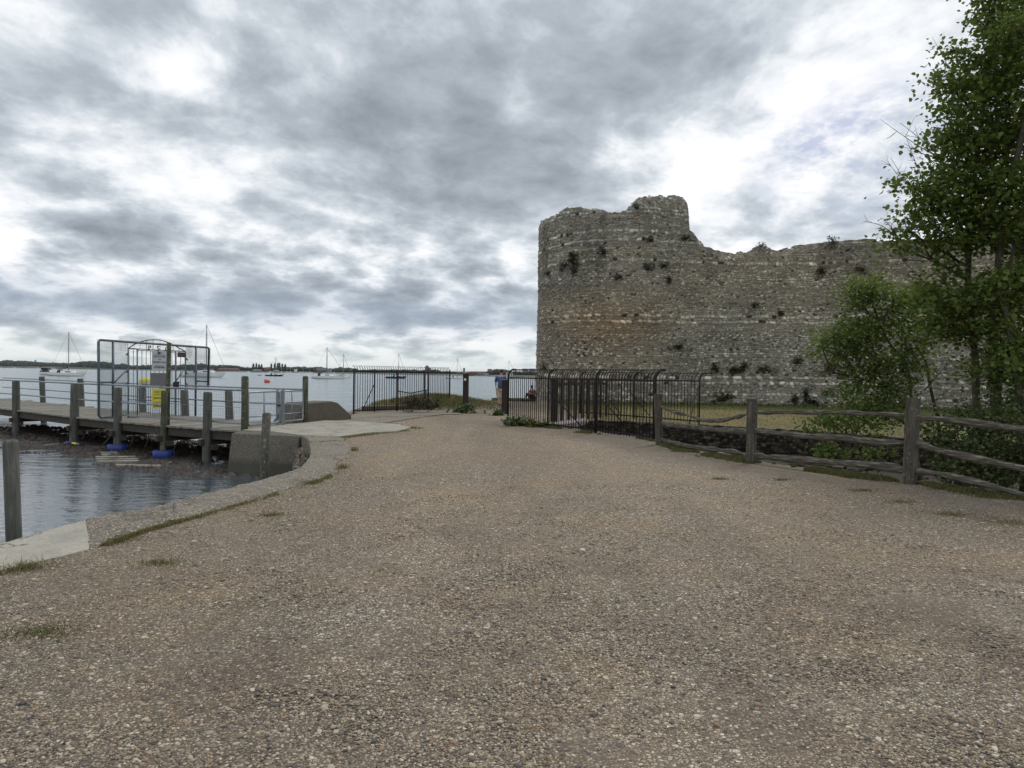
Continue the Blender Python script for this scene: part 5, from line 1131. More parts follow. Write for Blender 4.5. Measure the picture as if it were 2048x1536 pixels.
def tree(name, lab, trunk, trunk_r, blobs, leafmat_, leaf, per, seed, cat='tree', twigs=(), extra=()):
    """trunk: list of points; blobs: (px, py, rx, ry, Y, dY, density)"""
    r = np.random.default_rng(seed); random.seed(seed)
    t = thing(name, lab, cat, tuple(trunk[0])); T = catmull(trunk, 6); rad = np.interp(np.linspace(0, 1, len(T)), [0, .08, 1], [trunk_r * 1.35, trunk_r, trunk_r * .28])
    MB().tube(T, rad, 9, jit=.06).build('trunk', M['bark'], t, True)
    br = MB(); allC = []
    for ex in extra: br.tube(catmull(ex[0], 5), np.linspace(ex[1], ex[1] * .35, len(catmull(ex[0], 5))), 7, jit=.05)
    nodes = np.vstack([T[len(T) // 5:]] + [catmull(ex[0], 5)[4:] for ex in extra]) if extra else T[len(T) // 5:]
    for (px, py, rx, ry, Y, dY, dens) in blobs:
        cen = D(px, py, Y)
        below = nodes[nodes[:, 2] < cen[2] + .2] if (nodes[:, 2] < cen[2] + .2).any() else nodes[:1]
        k = np.argmin(np.linalg.norm(below - cen, axis=1) + .5 * np.abs(cen[2] - .7 - below[:, 2])); st = below[k]
        midp = st * .5 + cen * .5 + r.normal(size=3) * .10 + np.array((0, 0, .12)); limb = catmull([st, midp, cen], 5)
        L = np.linalg.norm(cen - st); br.tube(limb, np.linspace(min(trunk_r * .5, .012 + .014 * L), .007, len(limb)), 6, cap=False)
        area = math.pi * rx * ry * (Y / FPX) ** 2; ncl = max(5, int(area * (33 if leafmat_ == 'leaf' else 52) * dens)); cl = blob_centres(px, py, rx, ry, Y, dY, ncl, r)
        for c in cl:
            s0 = limb[r.integers(4, len(limb))]; m_ = (s0 + c) / 2 + r.normal(size=3) * .07
            br.tube([s0, m_, c], [.008, .006, .003], 4, cap=False)
            nl = int(per * (.6 + .8 * r.random()) * (1.25 if dens > .85 else 1)); ax = c - s0; ax /= np.linalg.norm(ax) + 1e-6
            off_ = r.normal(size=(nl, 3)) * np.array((.19, .19, .10)) + ax * (r.random((nl, 1)) - .4) * .30
            allC.append(c + off_)
    for tw in twigs:
        a, b = D(*tw[0]), D(*tw[1]); 
        for k in range(tw[2]):
            e = b + r.normal(size=3) * .22; p = catmull([a, (a + e) / 2 + r.normal(size=3) * .06, e], 4); br.tube(p, np.linspace(.011, .003, len(p)), 4, cap=False)
            for q in range(4):
                s0 = p[r.integers(3, len(p) - 1)]; e2 = s0 + (e - a) / np.linalg.norm(e - a) * .22 * r.random() + r.normal(size=3) * .13; br.tube([s0, (s0 + e2) / 2 + r.normal(size=3) * .02, e2], [.0045, .0035, .002], 4, cap=False)
    br.build('branches', M['bark'], t, True)
    C = np.vstack(allC); V, F = leaf_mesh(C, leaf, .35, seed, .8); fastmesh('crown', V, F, M[leafmat_], t)
    return t, len(C)
Y0 = 15.0
tr1 = [D(1956, 905, Y0), D(1953, 820, Y0), D(1949, 700, Y0), D(1936, 560, Y0 + .1), D(1945, 400, Y0 + .1), D(1962, 250, Y0 + .2), D(1985, 60, Y0 + .2), D(2000, -150, Y0)]
b1 = [(2010, -40, 70, 60, 15, .9, 1), (2015, 40, 62, 45, 15, 1.0, 1), (1975, 28, 20, 14, 14.6, .3, .8), (1925, 103, 32, 14, 14.6, .4, .9), (2000, 125, 75, 50, 15, 1.0, 1), (1915, 168, 28, 16, 14.5, .4, .9), (1962, 195, 66, 42, 14.8, 1.0, 1), (1905, 212, 30, 20, 14.5, .5, .6), (2015, 215, 60, 55, 15.6, .9, 1), (1955, 270, 70, 40, 14.7, .9, 1.05), (2020, 300, 60, 50, 15.4, 1.0, 1), (1905, 258, 28, 16, 14.4, .4, .7), (1930, 330, 55, 40, 14.8, .9, .9), (1985, 365, 70, 42, 15.0, 1.0, 1.05),
      (1885, 165, 30, 20, 14.5, .5, .8), (1890, 300, 40, 30, 14.5, .6, .8), (1870, 350, 46, 34, 14.5, .7, .8), (1850, 395, 50, 34, 14.5, .7, .7), (1820, 372, 24, 16, 14.4, .3, .45), (1915, 410, 62, 36, 14.7, .9, 1.0), (1850, 440, 55, 25, 14.6, .7, .75), (1815, 462, 34, 20, 14.4, .4, .8), (1895, 462, 80, 30, 14.7, .9, 1.0), (1960, 455, 80, 40, 15, 1.0, 1.1), (1790, 492, 34, 9, 14.3, .3, .7), (1850, 488, 40, 14, 14.5, .5, .7), (1905, 515, 50, 22, 14.6, .7, .5), (1880, 570, 42, 30, 14.6, .7, .7), (1862, 600, 34, 26, 14.5, .6, .8), (1905, 600, 60, 40, 14.7, .8, .9), (1890, 645, 55, 32, 14.6, .8, .9), (1960, 610, 60, 60, 15.1, 1.0, .8), (1945, 665, 40, 22, 14.5, .5, .7)]
lt, n1_ = tree('lime_tree', 'tall leafy lime tree on a slim trunk nearer the wall opening, rising out of frame', tr1, .082, b1, 'leaf', .082, 32, 3, twigs=[((1885, 320, 14.5), (1805, 262, 14.4), 3), ((1860, 395, 14.5), (1800, 310, 14.4), 3), ((1890, 140, 14.6), (1885, 112, 14.6), 1), ((1800, 480, 14.4), (1765, 455, 14.4), 3), ((1845, 560, 14.5), (1775, 510, 14.4), 2)])
tr2 = [D(1996, 915, 14.3), D(1992, 800, 14.3), D(1986, 690, 14.3), D(1994, 560, 14.3), D(2015, 400, 14.2), D(2060, 200, 14.0), D(2090, 0, 14.0)]
b2 = [(2060, 60, 60, 60, 14, 1.1, 1), (2090, 180, 60, 80, 14, 1.1, 1), (2045, 390, 50, 50, 14, .9, 1), (2100, 400, 70, 90, 14, 1.1, .9), (2035, 490, 45, 30, 14, .8, .9), (2010, 560, 50, 45, 13.9, .8, .8), (2060, 570, 55, 55, 14, .9, 1), (1975, 715, 36, 28, 13.8, .5, .85), (2020, 660, 55, 45, 13.9, .8, .9), (2025, 735, 50, 36, 13.8, .8, 1), (2080, 700, 60, 90, 14, 1.0, 1), (2030, 800, 30, 40, 13.8, .6, .8), (1960, 745, 24, 18, 13.7, .4, .7), (2150, 250, 60, 160, 14, 1.0, .8)]
tree('lime_tree', 'second lime tree, its trunk just right of the slimmer one, at the picture edge', tr2, .105, b2, 'leaf', .082, 32, 4, extra=[([D(2040, 920, 13.6), D(2040, 800, 13.6), D(2022, 690, 13.7), D(2012, 600, 13.8), D(2030, 480, 14)], .075)])
Ys = 17.5
st0 = [D(1838, 960, Ys), D(1826, 860, Ys), D(1822, 790, Ys), D(1812, 730, Ys), D(1775, 680, Ys - .1), D(1745, 610, Ys - .2)]
ex1 = [D(1880, 950, Ys), D(1877, 850, Ys), D(1862, 780, Ys), D(1852, 725, Ys), D(1832, 690, Ys - .1), D(1815, 640, Ys - .1)]
ex2 = [D(1822, 790, Ys), D(1795, 780, Ys - .3), D(1750, 765, Ys - .5), D(1690, 750, Ys - .7), D(1630, 743, Ys - .8)]
b3 = [(1712, 580, 22, 18, 17.2, .4, 1), (1745, 577, 32, 20, 17.2, .5, 1.1), (1722, 607, 30, 22, 17.2, .5, .9), (1772, 590, 20, 14, 17.2, .4, .7), (1700, 650, 26, 16, 17, .4, .9), (1665, 672, 28, 16, 16.9, .4, 1), (1710, 678, 45, 26, 17, .6, 1.15), (1755, 655, 30, 22, 17, .5, .8), (1660, 697, 26, 14, 16.9, .4, .9), (1690, 712, 34, 14, 17, .5, .9), (1740, 705, 40, 18, 17, .5, .6), (1795, 625, 36, 28, 17.2, .6, .9), (1825, 600, 34, 26, 17.2, .6, .9), (1825, 655, 36, 26, 17.2, .6, .8), (1745, 748, 34, 14, 16.9, .5, .9), (1720, 765, 24, 10, 16.8, .4, .8), (1760, 730, 40, 22, 17, .5, .9), (1700, 790, 40, 16, 16.7, .5, .8), (1770, 800, 40, 22, 16.8, .5, .9), (1820, 700, 34, 26, 17.1, .5, .7), (1800, 740, 34, 22, 17, .5, .6), (1690, 735, 28, 14, 16.9, .4, .7), (1760, 835, 50, 14, 16.5, .5, .8), (1780, 770, 26, 10, 17, .5, .5), (1790, 810, 40, 20, 16.8, .6, .7), (1730, 812, 50, 16, 16.6, .6, .6), (1680, 822, 34, 10, 16.5, .4, .5), (1840, 760, 26, 30, 17, .5, .4), (1845, 690, 26, 16, 17, .4, .5)]
tree('young_sycamore', 'young bright green sapling leaning left in front of the castle wall', st0, .06, b3, 'leaf_light', .066, 32, 5, extra=[(ex1, .05), (ex2, .03)], twigs=[((1760, 640, 17), (1650, 578, 16.9), 3), ((1740, 610, 17), (1690, 560, 17), 3), ((1700, 752, 16.8), (1610, 742, 16.7), 4), ((1850, 780, 17), (1905, 690, 17), 3), ((1870, 800, 17), (1930, 770, 17), 3)])
b4 = [(1650, 842, 40, 16, 16.2, .6, 1), (1700, 848, 50, 16, 16.2, .6, 1), (1745, 862, 40, 16, 16, .6, .6), (1625, 852, 22, 10, 16.2, .4, .8), (1675, 905, 34, 16, 15.5, .4, .7), (1640, 900, 24, 14, 15.6, .3, .7), (1740, 915, 44, 22, 15, .5, .5)]
def shrub(name, lab, base, blobs, mat, leaf, per, seed, twn=1):
    r = np.random.default_rng(seed); t = thing(name, lab, 'shrub', tuple(base)); br = MB(); allC = []
    for (px, py, rx, ry, Y, dY, dens) in blobs:
        cen = D(px, py, Y); b_ = np.array((base[0] * .4 + cen[0] * .6, base[1] * .4 + cen[1] * .6, base[2])); ncl = max(5, int(math.pi * rx * ry * (Y / FPX) ** 2 * 60 * dens))
        cl = blob_centres(px, py, rx, ry, Y, dY, ncl, r)
        for c in cl:
            if r.random() < .6: br.tube([b_, (b_ + c) / 2 + r.normal(size=3) * .06, c], [.010, .007, .003], 4, cap=False)
            allC.append(c + r.normal(size=(int(per * (.6 + .8 * r.random())), 3)) * (.12, .12, .09))
    br.build('stems', M['twig'], t, True); C = np.vstack(allC); V, F = leaf_mesh(C, leaf, .3, seed, .3); fastmesh('foliage', V, F, M[mat], t); return t
shrub('bramble_bush', 'light green bush between the fence and the ditch under the sapling', D(1690, 930, 15.8), b4, 'leaf_light', .07, 20, 6)
b5 = [(1880, 860, 40, 26, 12.9, .6, 1), (1930, 850, 44, 26, 12.9, .6, 1.0), (1985, 860, 50, 36, 12.6, .7, 1.1), (2035, 855, 46, 40, 12.4, .7, 1.1), (1900, 905, 44, 30, 12.3, .6, 1.1), (1955, 905, 50, 34, 12.2, .6, 1.1), (2015, 910, 50, 34, 11.9, .6, 1.1), (1890, 945, 40, 16, 12, .5, .9), (1950, 950, 50, 18, 11.8, .5, .9), (2020, 955, 50, 20, 11.5, .5, 1), (2080, 900, 40, 60, 11.8, .7, 1), (2140, 880, 50, 90, 11.6, .7, 1), (2220, 900, 60, 100, 11.2, .8, 1), (1855, 890, 26, 30, 12.6, .4, .8), (2005, 810, 40, 20, 13, .6, .8), (1935, 818, 26, 14, 13.2, .4, .5)]
shrub('ivy_bank', 'dark tangled ivy and bushes behind the fence at the right edge', D(1980, 985, 12), b5, 'leaf_dark', .056, 28, 7)

# plants rooted in the castle masonry
def clump(name, lab, base, nrm, w, hgt, mat, leaf, n, seed, group=None, cat='plant', up=.4, spiky=False):
    r = np.random.default_rng(seed); t = thing(name, lab, cat, tuple(base), group); base = np.array(base, float); nrm = np.array((nrm[0], nrm[1], 0.0))
    tx = np.array((-nrm[1], nrm[0], 0)); br = MB(); Cs = []
    ns = max(5, int(w * 26))
    for k in range(ns):
        e = base + nrm * (.04 + .20 * r.random() * min(1, w * 2)) + tx * w * .5 * r.normal() * .6 + np.array((0, 0, 1)) * hgt * (r.random() - .35)
        br.tube([base + nrm * -.05, (base + e) / 2 + nrm * .05, e], [.009, .007, .003], 4, cap=False); Cs.append(e + r.normal(size=(max(3, n // ns), 3)) * (.07, .07, .06))
    br.build('stems', M['twig'], t); V, F = leaf_mesh(np.vstack(Cs), leaf, up, seed, .2); fastmesh('leaves', V, F, M[mat], t); return t
WPL = [(1147, 519, .55, .5, 'large dark plant clump high on the left of the tower'), (1157, 530, .45, .35, 'dark plant hanging just below the largest clump on the tower'), (1128, 535, .42, .30, 'dark plant clump left of the largest one on the tower'), (1150, 543, .3, .2, 'small plant lowest of the tower clump at upper left'), (1098, 547, .2, .15, 'tiny dark tuft nearest the left edge of the tower'), (1207, 503, .22, .35, 'narrow upright plant midway up the tower front'), (1296, 535, .45, .28, 'dark plant clump on the right half of the tower'), (1326, 532, .3, .25, 'small plant right of the clump on the tower right half'), (1337, 562, .2, .4, 'thin dark plant trailing down near the tower edge'), (1237, 556, .22, .16, 'small dark tuft in the middle of the tower'), (1303, 481, .35, .18, 'low green plant near the top of the tower'), (1370, 477, .55, .22, 'green plants in the joint where the tower steps down'),
       (1357, 697, .42, .28, 'dark plant low on the tower just above the railing'), (1089, 735, .18, .3, 'small dark plant low at the left edge of the tower'), (1429, 739, .4, .55, 'upright dark plant on the wall right of the railing end'), (1466, 740, .55, .4, 'bushy dark plant second from the railing end'), (1486, 737, .5, .45, 'brownish plant third from the railing end'), (1530, 740, .6, .4, 'broad dark plant fourth from the railing end'), (1644, 545, .5, .3, 'dark plant high on the long wall'), (1510, 613, .28, .2, 'small dark tuft halfway up the long wall'), (1562, 626, .3, .3, 'dark tuft in the middle of the long wall'), (1721, 540, .4, .22, 'low dark plant high up left of the big tree'), (1596, 724, .4, .35, 'dark plant on the wall above the fence rail'), (1612, 786, .5, .4, 'dark plant low on the wall left of the bush'), (1622, 806, 1.0, .5, 'wide dark bush at the foot of the long wall'), (1659, 788, .35, .4, 'dark plant low on the wall touching the bush'), (1443, 798, 1.1, .45, 'dark ragged growth at the wall foot beside the railing'), (1590, 800, .4, .35, 'dark plant at the wall foot left of the wide bush'), (1660, 739, .35, .5, 'reddish upright plant left of the sapling branch'), (1668, 484, .5, .3, 'thin weeds standing on top of the long wall'), (1524, 492, .5, .12, 'low green growth on the small bump of the wall top'), (1268, 411, .1, .08, 'pale weeds in the corner below the raised tower top')]
for k, (px, py, w, hh, lab) in enumerate(WPL):
    p, nn = onwall(px, py); clump('wall_plant', lab, p + np.array((nn[0], nn[1], 0)) * .03, nn, w, hh, 'ivy' if k < 29 else 'weed', .07, int(60 + 260 * w * hh / .2 * .5), 100 + k, 'plants growing out of the castle masonry')

# grass: blades as one mass per kind
def blades(P, h, w, r, lean=.5):
    n = len(P); a = r.random(n) * 6.283; hh = h * (.5 + .8 * r.random(n)); d = np.stack([np.cos(a), np.sin(a), np.zeros(n)], 1); L = r.normal(size=(n, 3)) * lean; L[:, 2] = 0
    b0 = P - d * w[:, None]; b1 = P + d * w[:, None]; m = P + np.array((0, 0, 1)) * hh[:, None] * .6 + L * hh[:, None] * .35; tp = P + np.array((0, 0, 1)) * hh[:, None] * .9 + L * hh[:, None]
    V = np.stack([b0, b1, m + d * w[:, None] * .7, m - d * w[:, None] * .7, tp], 1).reshape(-1, 3)
    I = (np.arange(n) * 5)[:, None]; F = np.vstack([I + np.array([[0, 1, 2, 3]]), I + np.array([[3, 2, 4, 4]])]); return V, np.vstack([I + np.array([[0, 1, 2]]), I + np.array([[0, 2, 3]]), I + np.array([[3, 2, 4]])])
def grass_mass(name, lab, xy, h, mat, seed, w=.004):
    r = np.random.default_rng(seed); z = gz(xy[:, 0], xy[:, 1]); P = np.c_[xy, z - .005]; dist = np.linalg.norm(xy, axis=1)
    hh = h if np.ndim(h) else np.full(len(P), h); V, F = blades(P, hh, np.maximum(w, dist * .00032), r); tag(fastmesh(name, V, F, M[mat]), lab, 'grass', kind='stuff')
r = np.random.default_rng(11)
# verge along the ditch fence
pts = []
Fp = resample(np.vstack([RA + (RB - RA) * .02, RB, POST[0], POST[1], POST[2], POST[3]]), 900); ft = np.gradient(Fp, axis=0); ft /= np.linalg.norm(ft, axis=1)[:, None]; fnrm = np.stack([ft[:, 1], -ft[:, 0]], 1)
k = r.integers(0, 900, 70000); o_ = np.abs(r.normal(size=70000)) * .38 - .30; xy = Fp[k] + fnrm[k] * -o_[:, None] * -1
if (np.array([G(1400, 1000)[:2] - POST[1]]) @ fnrm[450][:, None]).item() < 0: xy = Fp[k] - fnrm[k] * o_[:, None]
keep = fbm(xy[:, 0] * 1.1, xy[:, 1] * 1.1, 71, 4) + .24 * np.exp(-(o_ / .3) ** 2) > .735
grass_mass('verge_grass', 'low green and dry grass along the fence and railing foot', xy[keep], .06, 'grass', 12)
# edge of the sea wall
k = r.integers(0, len(ci2), 15000); e = ci2[np.clip(k + 0, 0, len(ci2) - 1)][:, :2]; e2 = ci2[np.clip(k + 1, 0, len(ci2) - 1)][:, :2]; xy = e + (e2 - e) * r.random((15000, 1)); nn = (ci2[k] - co2[k])[:, :2]; nn /= np.linalg.norm(nn, axis=1)[:, None]
xy = xy + nn * (np.abs(r.normal(size=(15000, 1))) * .07 - .01); keep = fbm(xy[:, 0] * 1.7, xy[:, 1] * 1.7, 73, 4) > .545
grass_mass('edge_grass', 'thin moss and grass along the inner edge of the sea wall', xy[keep], .045, 'dry_grass', 13, .003)
# grass round the slab edges
xy = []
for a, b, n in (((678, 877), (740, 869), 500), ((740, 869), (815, 862), 350), ((700, 845), (800, 851), 300), ((800, 853), (840, 858), 250), ((716, 838), (880, 832), 500), ((600, 976), (690, 930), 300)):
    A_, B_ = G(*a)[:2], G(*b)[:2]; s = r.random((n, 1)); xy.append(A_ + (B_ - A_) * s + r.normal(size=(n, 2)) * .09)
grass_mass('slab_grass', 'sparse grass in the joints round the concrete apron', np.vstack(xy), .06, 'dry_grass', 14)
# lawn in front of the castle
xy = np.c_[r.uniform(2.5, 26, 60000), r.uniform(20, 40, 60000)]; fy = np.interp(xy[:, 0], FAR[:, 0], FAR[:, 1]); wd = pldist(xy[:, 0], xy[:, 1], WP[::40]); keep = (xy[:, 1] > fy + .4) & (sdist(xy[:, 0], xy[:, 1], WP[::40]) < 5) & ((wd < 3) | (r.random(60000) < .35))
grass_mass('lawn_grass', 'short tan and green lawn between the ditch and the castle wall', xy[keep], np.where(wd[keep] < 1.2, .16, .05), 'grass', 15)
# grassy hump by the shore railing and the shingle crest beyond
xy = np.c_[r.normal(-4.0, 1.35, 16000), r.normal(38.0, 2.6, 16000)]; keep = (sdist(xy[:, 0], xy[:, 1], SHORE) > .1) & (xy[:, 0] > -7.2) & (xy[:, 1] > 31.6 + (xy[:, 0] + 6.3) * .3)
grass_mass('shore_grass', 'tall yellow-green grass on the hump behind the shore railing', xy[keep], .30 * np.exp(-((xy[keep][:, 0] + 4.0) / 2.4) ** 2) + .08, 'dry_grass', 16)
xy = np.c_[r.uniform(-1.2, 4.6, 9000), 0 * r.random(9000)]; xy[:, 1] = np.interp(xy[:, 0], [-1.2, 5], [45.6, 45.4]) + r.normal(size=9000) * .45
grass_mass('beach_grass', 'strip of green growth on the crest of the beach', xy[sdist(xy[:, 0], xy[:, 1], SHORE) > -.4], .16, 'grass', 17)
# single tufts on the track
TUF = [((1565, 962), .13, 'small dry tuft on the dirt below the second fence post'), ((1440, 958), .14, 'low tuft on the dirt left of the second fence post'), ((1728, 985), .20, 'green tuft on the dirt left of the third fence post'), ((1800, 1006), .24, 'flat dry tuft just below the third fence post'), ((1905, 1030), .24, 'flat tuft on the dirt under the right fence bay'), ((2020, 1045), .34, 'largest flat tuft at the right edge of the track'), ((52, 1140), .16, 'straw-coloured tuft on the near sea wall edge'), ((232, 1084), .17, 'green tuft where the two wall sections meet'), ((318, 1128), .2, 'thin green tuft on the gravel near the sea wall'), ((545, 1030), .18, 'sparse tuft on the gravel below the curve of the sea wall'), ((90, 1265), .2, 'thin green weed patch in the near left gravel'), ((645, 948), .15, 'tuft at the inner curve of the sea wall')]
for k, ((px, py), w, lab) in enumerate(TUF):
    q = G(px, py); rr = np.random.default_rng(200 + k); n = int(260 * w / .2); xy = q[:2] + rr.normal(size=(n, 2)) * (w * .75, w * .5) * (.3 + .9 * rr.random((n, 1)))
    t = thing('grass_tuft', lab, 'grass tuft', (q[0], q[1], gz1(q[0], q[1])), 'grass tufts on the track'); P = np.c_[xy, gz(xy[:, 0], xy[:, 1]) - .004]
    V, F = blades(P, np.full(n, .035 if k not in (6,) else .085), np.full(n, max(.0028, q[1] * .0003)), rr, .9); tag(fastmesh('blades', V, F, M['dry_grass' if k in (0, 1, 3, 4, 6, 5) else 'grass'], t), kind='stuff')
for px, py, w, hh, lab, mt in ((927, 826, 1.15, .36, 'leafy green weed clump round the foot of the waymark post', 'weed'), (1002, 831, .5, .22, 'low green weeds at the foot of the capped timber post', 'weed'), (1036, 853, .95, .25, 'green weed clump at the near left end of the ditch railing', 'weed'), (1075, 856, .8, .14, 'low straggling weeds along the railing foot', 'grass')):
    q = G(px, py, 0); clump('weed_clump', lab, (q[0], q[1], gz1(q[0], q[1]) + hh * .30), (0, -1), w, hh, mt, .085, int(420 * w), int(px), 'weed clumps', 'weeds', .6)
q = G(835, 812, .25); clump('dead_bush', 'brown dead brushwood piled inside the broken wire frame', (q[0], q[1] - .5, .3), (0, -1), 1.2, .5, 'dead_bush', .08, 700, 31)
q = G(870, 815, .1); clump('dark_weeds', 'dark weeds at the corner of the shore railings', (q[0], q[1] - .3, .2), (0, -1), .8, .45, 'weed', .08, 320, 32)

# ------------------------------------------------------------------ far waterfront
for k, (nm, c) in enumerate((('far_red', (.11, .058, .045)), ('far_white', (.52, .53, .52)), ('far_grey', (.20, .21, .22)), ('far_brick', (.13, .065, .05)), ('far_roof', (.10, .07, .06)), ('far_tower', (.13, .145, .16)), ('poplar', (.05, .065, .05)))):
    M[nm] = plain(nm, c, .9, 0, .2, .15, bmp=0)
def fdepth(px, k=1.0): return shoreY(px) * (1.006 + .006 * k)
def house(lab, x0, x1, ytop, wall='far_white', roof='far_roof', k=1.0, flat=False, name='far_house', eave=.45, cat='house', nwin=0, grp='buildings on the far waterfront'):
    Y = fdepth((x0 + x1) / 2, k); a, b = D(x0, 745, Y), D(x1, 745, Y); top = D((x0 + x1) / 2, ytop, Y)[2]; z0 = .2; dp = max(6, (b[0] - a[0]) * .4); t = thing(name, lab, cat, ((a[0] + b[0]) / 2, Y, z0), grp)
    ez = top if flat else z0 + (top - z0) * (1 - eave)
    MB().prism([(a[0], Y), (b[0], Y), (b[0], Y + dp), (a[0], Y + dp)], z0, ez).build('wall', M[wall], t)
    if flat: MB().prism([(a[0] - .3, Y - .3), (b[0] + .3, Y - .3), (b[0] + .3, Y + dp), (a[0] - .3, Y + dp)], ez, ez + .35).build('roof', M[roof], t)
    else:
        i = min(dp * .4, (b[0] - a[0]) * .12); MB().prism([(a[0] - .4, Y - .5), (b[0] + .4, Y - .5), (b[0] + .4, Y + dp + .5), (a[0] - .4, Y + dp + .5)], ez + .01, top, [(a[0] + i, Y + dp * .45), (b[0] - i, Y + dp * .45), (b[0] - i, Y + dp * .55), (a[0] + i, Y + dp * .55)]).build('roof', M[roof], t)
    if nwin:
        for j in range(nwin):
            x = a[0] + (b[0] - a[0]) * (j + .5) / nwin; MB().box((x, Y - .06, z0 + (ez - z0) * .55), ((b[0] - a[0]) / nwin * .5, .1, (ez - z0) * .35)).build('window', M['glass'], t)
    return t
house('long low building with a red roof, seen just right of the pier gate', 433, 479, 736.0, 'far_brick', 'far_red', .9, nwin=5)
house('small red-roofed house behind the far left end of the waterfront', 408, 428, 737, 'far_white', 'far_red', 1.1)
house('tall red brick house between the two poplar groups', 527.5, 537.5, 735.2, 'far_brick', 'far_red', .3, eave=.35, nwin=2)
house('pale house below the left poplar group', 504, 522, 739, 'far_grey', 'far_grey', .2, nwin=3)
house('small white house below the right poplar group', 546, 556, 740, 'far_white', 'far_grey', .2, nwin=2)
house('white shed among the moored boats', 588, 592.5, 738.5, 'far_white', 'far_white', .3, flat=True, name='far_shed', cat='shed')
house('long pale warehouse behind the tall-masted yacht', 633, 661, 738, 'far_grey', 'far_white', .4, flat=True, name='far_warehouse', cat='warehouse', nwin=6)
house('dark brick terrace left of the man', 937, 955, 745.5, 'far_brick', 'far_roof', .3, nwin=4)
house('long brown roofed hall behind the waterfront terraces', 935, 976, 742.8, 'far_brick', 'far_red', 1.4, eave=.3)
house('pale grey houses just left of the man', 955, 968, 746, 'far_grey', 'far_roof', .25, nwin=3)
house('white house close to the man on the left', 968.5, 977, 747, 'far_white', 'far_grey', .2, nwin=2)
house('grey flat-roofed block standing above the trees left of the man', 975, 984, 738.5, 'far_grey', 'far_grey', 3.0, flat=True, name='far_block', cat='building', nwin=3)
house('slim pale tower block above the waymark post', 926, 929.6, 736.5, 'far_grey', 'far_grey', 3.0, flat=True, name='tower_block', cat='tower block', nwin=1)
house('white building right of the man above the railing', 1012, 1026, 745.5, 'far_white', 'far_grey', .3, flat=True, nwin=3)
house('pale low building on the far bank at the left edge', 2, 30, 733.2, 'far_grey', 'far_grey', 1.0, flat=True, grp='buildings on the far waterfront')
# dark round-topped tower block pair
t = thing('domed_building', 'dark round-topped building above the corner of the shore railing', 'building', tuple(D(854, 740, 1150)))
a = D(850, 740, 1150); b = D(858, 740, 1150); c2_ = D(862, 740, 1150); zt = D(854, 733.5, 1150)[2]; rr = (b[0] - a[0]) / 2; cx = (a[0] + b[0]) / 2
n = 16; V = []; lv = [(0, 1), (zt - 1, 1), (zt + rr * .35, .85), (zt + rr * .62, .5), (zt + rr * .72, .08)]
for z, k in lv: V += [(cx + math.cos(q * 2 * math.pi / n) * rr * k, 1150 + math.sin(q * 2 * math.pi / n) * rr * k, z) for q in range(n)]
MB().add(V, [(i * n + q, i * n + (q + 1) % n, (i + 1) * n + (q + 1) % n, (i + 1) * n + q) for i in range(4) for q in range(n)]).build('dome', M['far_tower'], t)
MB().box(((b[0] + c2_[0]) / 2, 1150, zt * .42), (c2_[0] - b[0], 8, zt * .84)).build('wing', M['far_tower'], t)
for x0, x1, lab in ((1044.5, 1057, 'left of two pale round storage tanks beside the tower'), (1058.5, 1071.5, 'right of two pale round storage tanks, nearest the tower')):
    Y = 1100; a, b = D(x0, 745, Y), D(x1, 745, Y); zt = D((x0 + x1) / 2, 737.6, Y)[2]; cx, rr = (a[0] + b[0]) / 2, (b[0] - a[0]) / 2; t = thing('storage_tank', lab, 'tank', (cx, Y, 0), 'storage tanks on the far shore'); n = 20; V = []
    for z, k in ((0, 1), (zt, 1), (zt, 1.02), (zt + .25, 1.02), (zt + 1.0, .5), (zt + 1.2, .02)): V += [(cx + math.cos(q * 2 * math.pi / n) * rr * k, Y + math.sin(q * 2 * math.pi / n) * rr * k, z) for q in range(n)]
    MB().add(V[:2 * n], [(q, (q + 1) % n, n + (q + 1) % n, n + q) for q in range(n)]).build('wall', M['far_grey'], t); MB().add(V[2 * n:], [(i * n + q, i * n + (q + 1) % n, (i + 1) * n + (q + 1) % n, (i + 1) * n + q) for i in range(3) for q in range(n)]).build('roof', M['far_white'], t)
t = thing('church_tower', 'small stub of a tower on the wooded far hill at the left', 'tower', tuple(D(71, 724, 2300))); a = D(71, 720.8, 2290)
MB().box((a[0], 2290, a[2] / 2), (3.6, 4, a[2])).build('shaft', M['far_grey'], t); MB().prism([(a[0] - 2, 2288), (a[0] + 2, 2288), (a[0] + 2, 2292), (a[0] - 2, 2292)], a[2], a[2] + 1.2).build('cap', M['far_grey'], t)
POP = [(506.5, 727), (512.5, 726), (518, 728.5), (523, 728), (542.5, 727), (549.5, 726.5), (555.5, 726), (559, 725.5), (564.5, 727), (570.5, 728.5)]
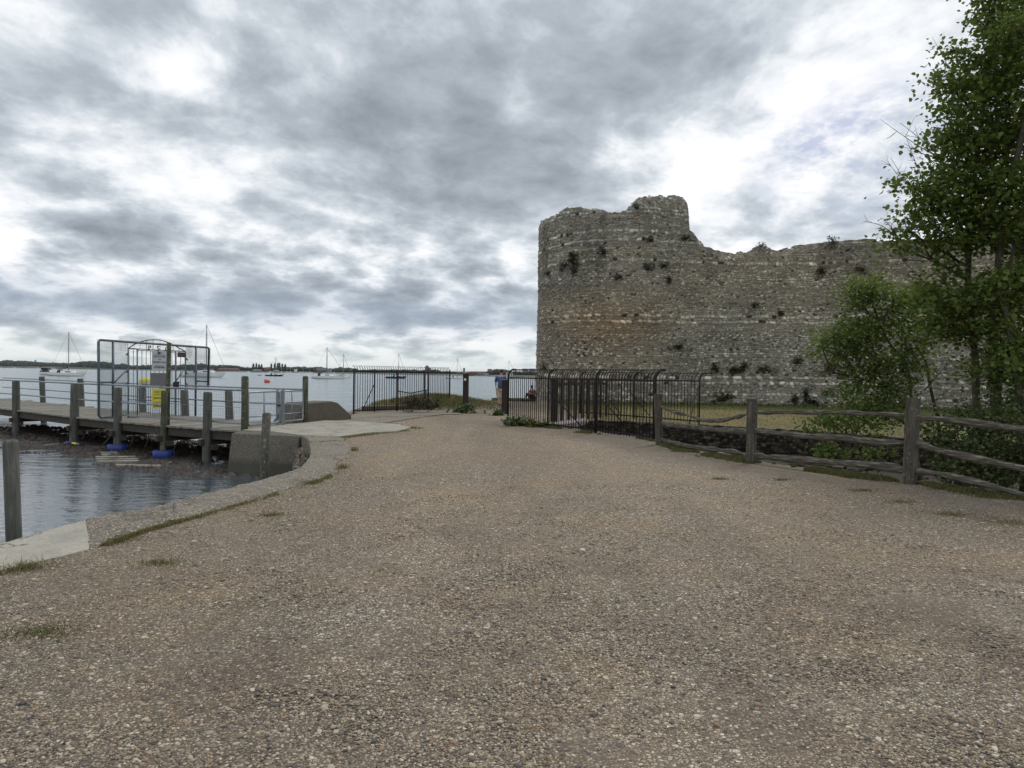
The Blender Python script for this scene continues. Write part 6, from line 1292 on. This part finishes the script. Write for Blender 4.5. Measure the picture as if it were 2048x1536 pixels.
for k, (px, py) in enumerate(POP):
    Y = shoreY(px) * 1.022; zt = D(px, py, Y)[2]; c = D(px, 740, Y); rr = random.Random(k); h_ = zt - 1; w = 2.0 * FPX / FPX * Y / FPX * rr.uniform(.85, 1.25)
    t = thing('poplar_tree', 'dark tapering poplar in the left group on the far shore' if k < 4 else 'dark tapering poplar in the right group on the far shore', 'tree', (c[0], Y, 1), 'left poplars on the far shore' if k < 4 else 'right poplars on the far shore')
    q = np.random.default_rng(300 + k); n = 380; u = q.random(n); a = q.random(n) * 6.283; prof = np.sin(np.clip(u, 0, 1) ** .75 * math.pi) ** .6 * w * (.5 + .5 * q.random(n)); C = np.c_[c[0] + np.cos(a) * prof, Y + np.sin(a) * prof, 1.6 + u * (h_ - 1.2)]
    V, F = leaf_mesh(C, 1.0, .1, 300 + k); fastmesh('crown', V, F, M['poplar'], t); MB().tube([(c[0], Y, .5), (c[0], Y, 1 + h_ * .85)], [.4, .12], 6).build('trunk', M['bark'], t)
# boats drawn up along the far waterfront
mbx = [(497, .3), (541, .25), (563, .3), (574, .2), (581, .25), (600, .2), (606, .3), (613, .2), (620, .25), (668, .2), (75, .2), (30, .2)]
for k, (px, q) in enumerate(mbx):
    Y = shoreY(px) * .992; c = D(px, 745, Y); L = random.uniform(5, 8) * Y / 1150; t = thing('far_boat', 'tiny pale boat lying off the far waterfront', 'boat', (c[0], Y, SEA), 'tiny boats off the far waterfront')
    MB().prism([(c[0] - L / 2, Y - 1.2), (c[0] + L * .35, Y - 1.2), (c[0] + L * .5, Y), (c[0] + L * .35, Y + 1.2), (c[0] - L / 2, Y + 1.2)], SEA - .2, SEA + 1.0).build('hull', M['far_white'], t)
    MB().prism([(c[0] - L * .25, Y - .8), (c[0] + L * .15, Y - .8), (c[0] + L * .15, Y + .8), (c[0] - L * .25, Y + .8)], SEA + 1.0, SEA + 2.0).build('cabin', M['far_white'], t)
    if k in (1, 2, 3, 4, 6, 8, 9): MB().tube([(c[0], Y, SEA + 1), (c[0], Y, SEA + 10)], .14, 4).build('mast', M['alloy'], t)
# ------------------------------------------------------------------ haze over the water
m = bpy.data.materials.new('haze'); m.use_nodes = True; nt = m.node_tree; nt.nodes.clear()
pv = node(nt, 'ShaderNodeVolumePrincipled', {'Color': (.80, .88, .95, 1), 'Density': 0.00004, 'Anisotropy': 0.2})
nt.links.new(pv.outputs[0], node(nt, 'ShaderNodeOutputMaterial').inputs['Volume'])
tag(MB().box((0, 8300, 28.5), (31000, 17200, 63)).build('haze', m), 'thin pale haze over the harbour', 'haze', kind='stuff')
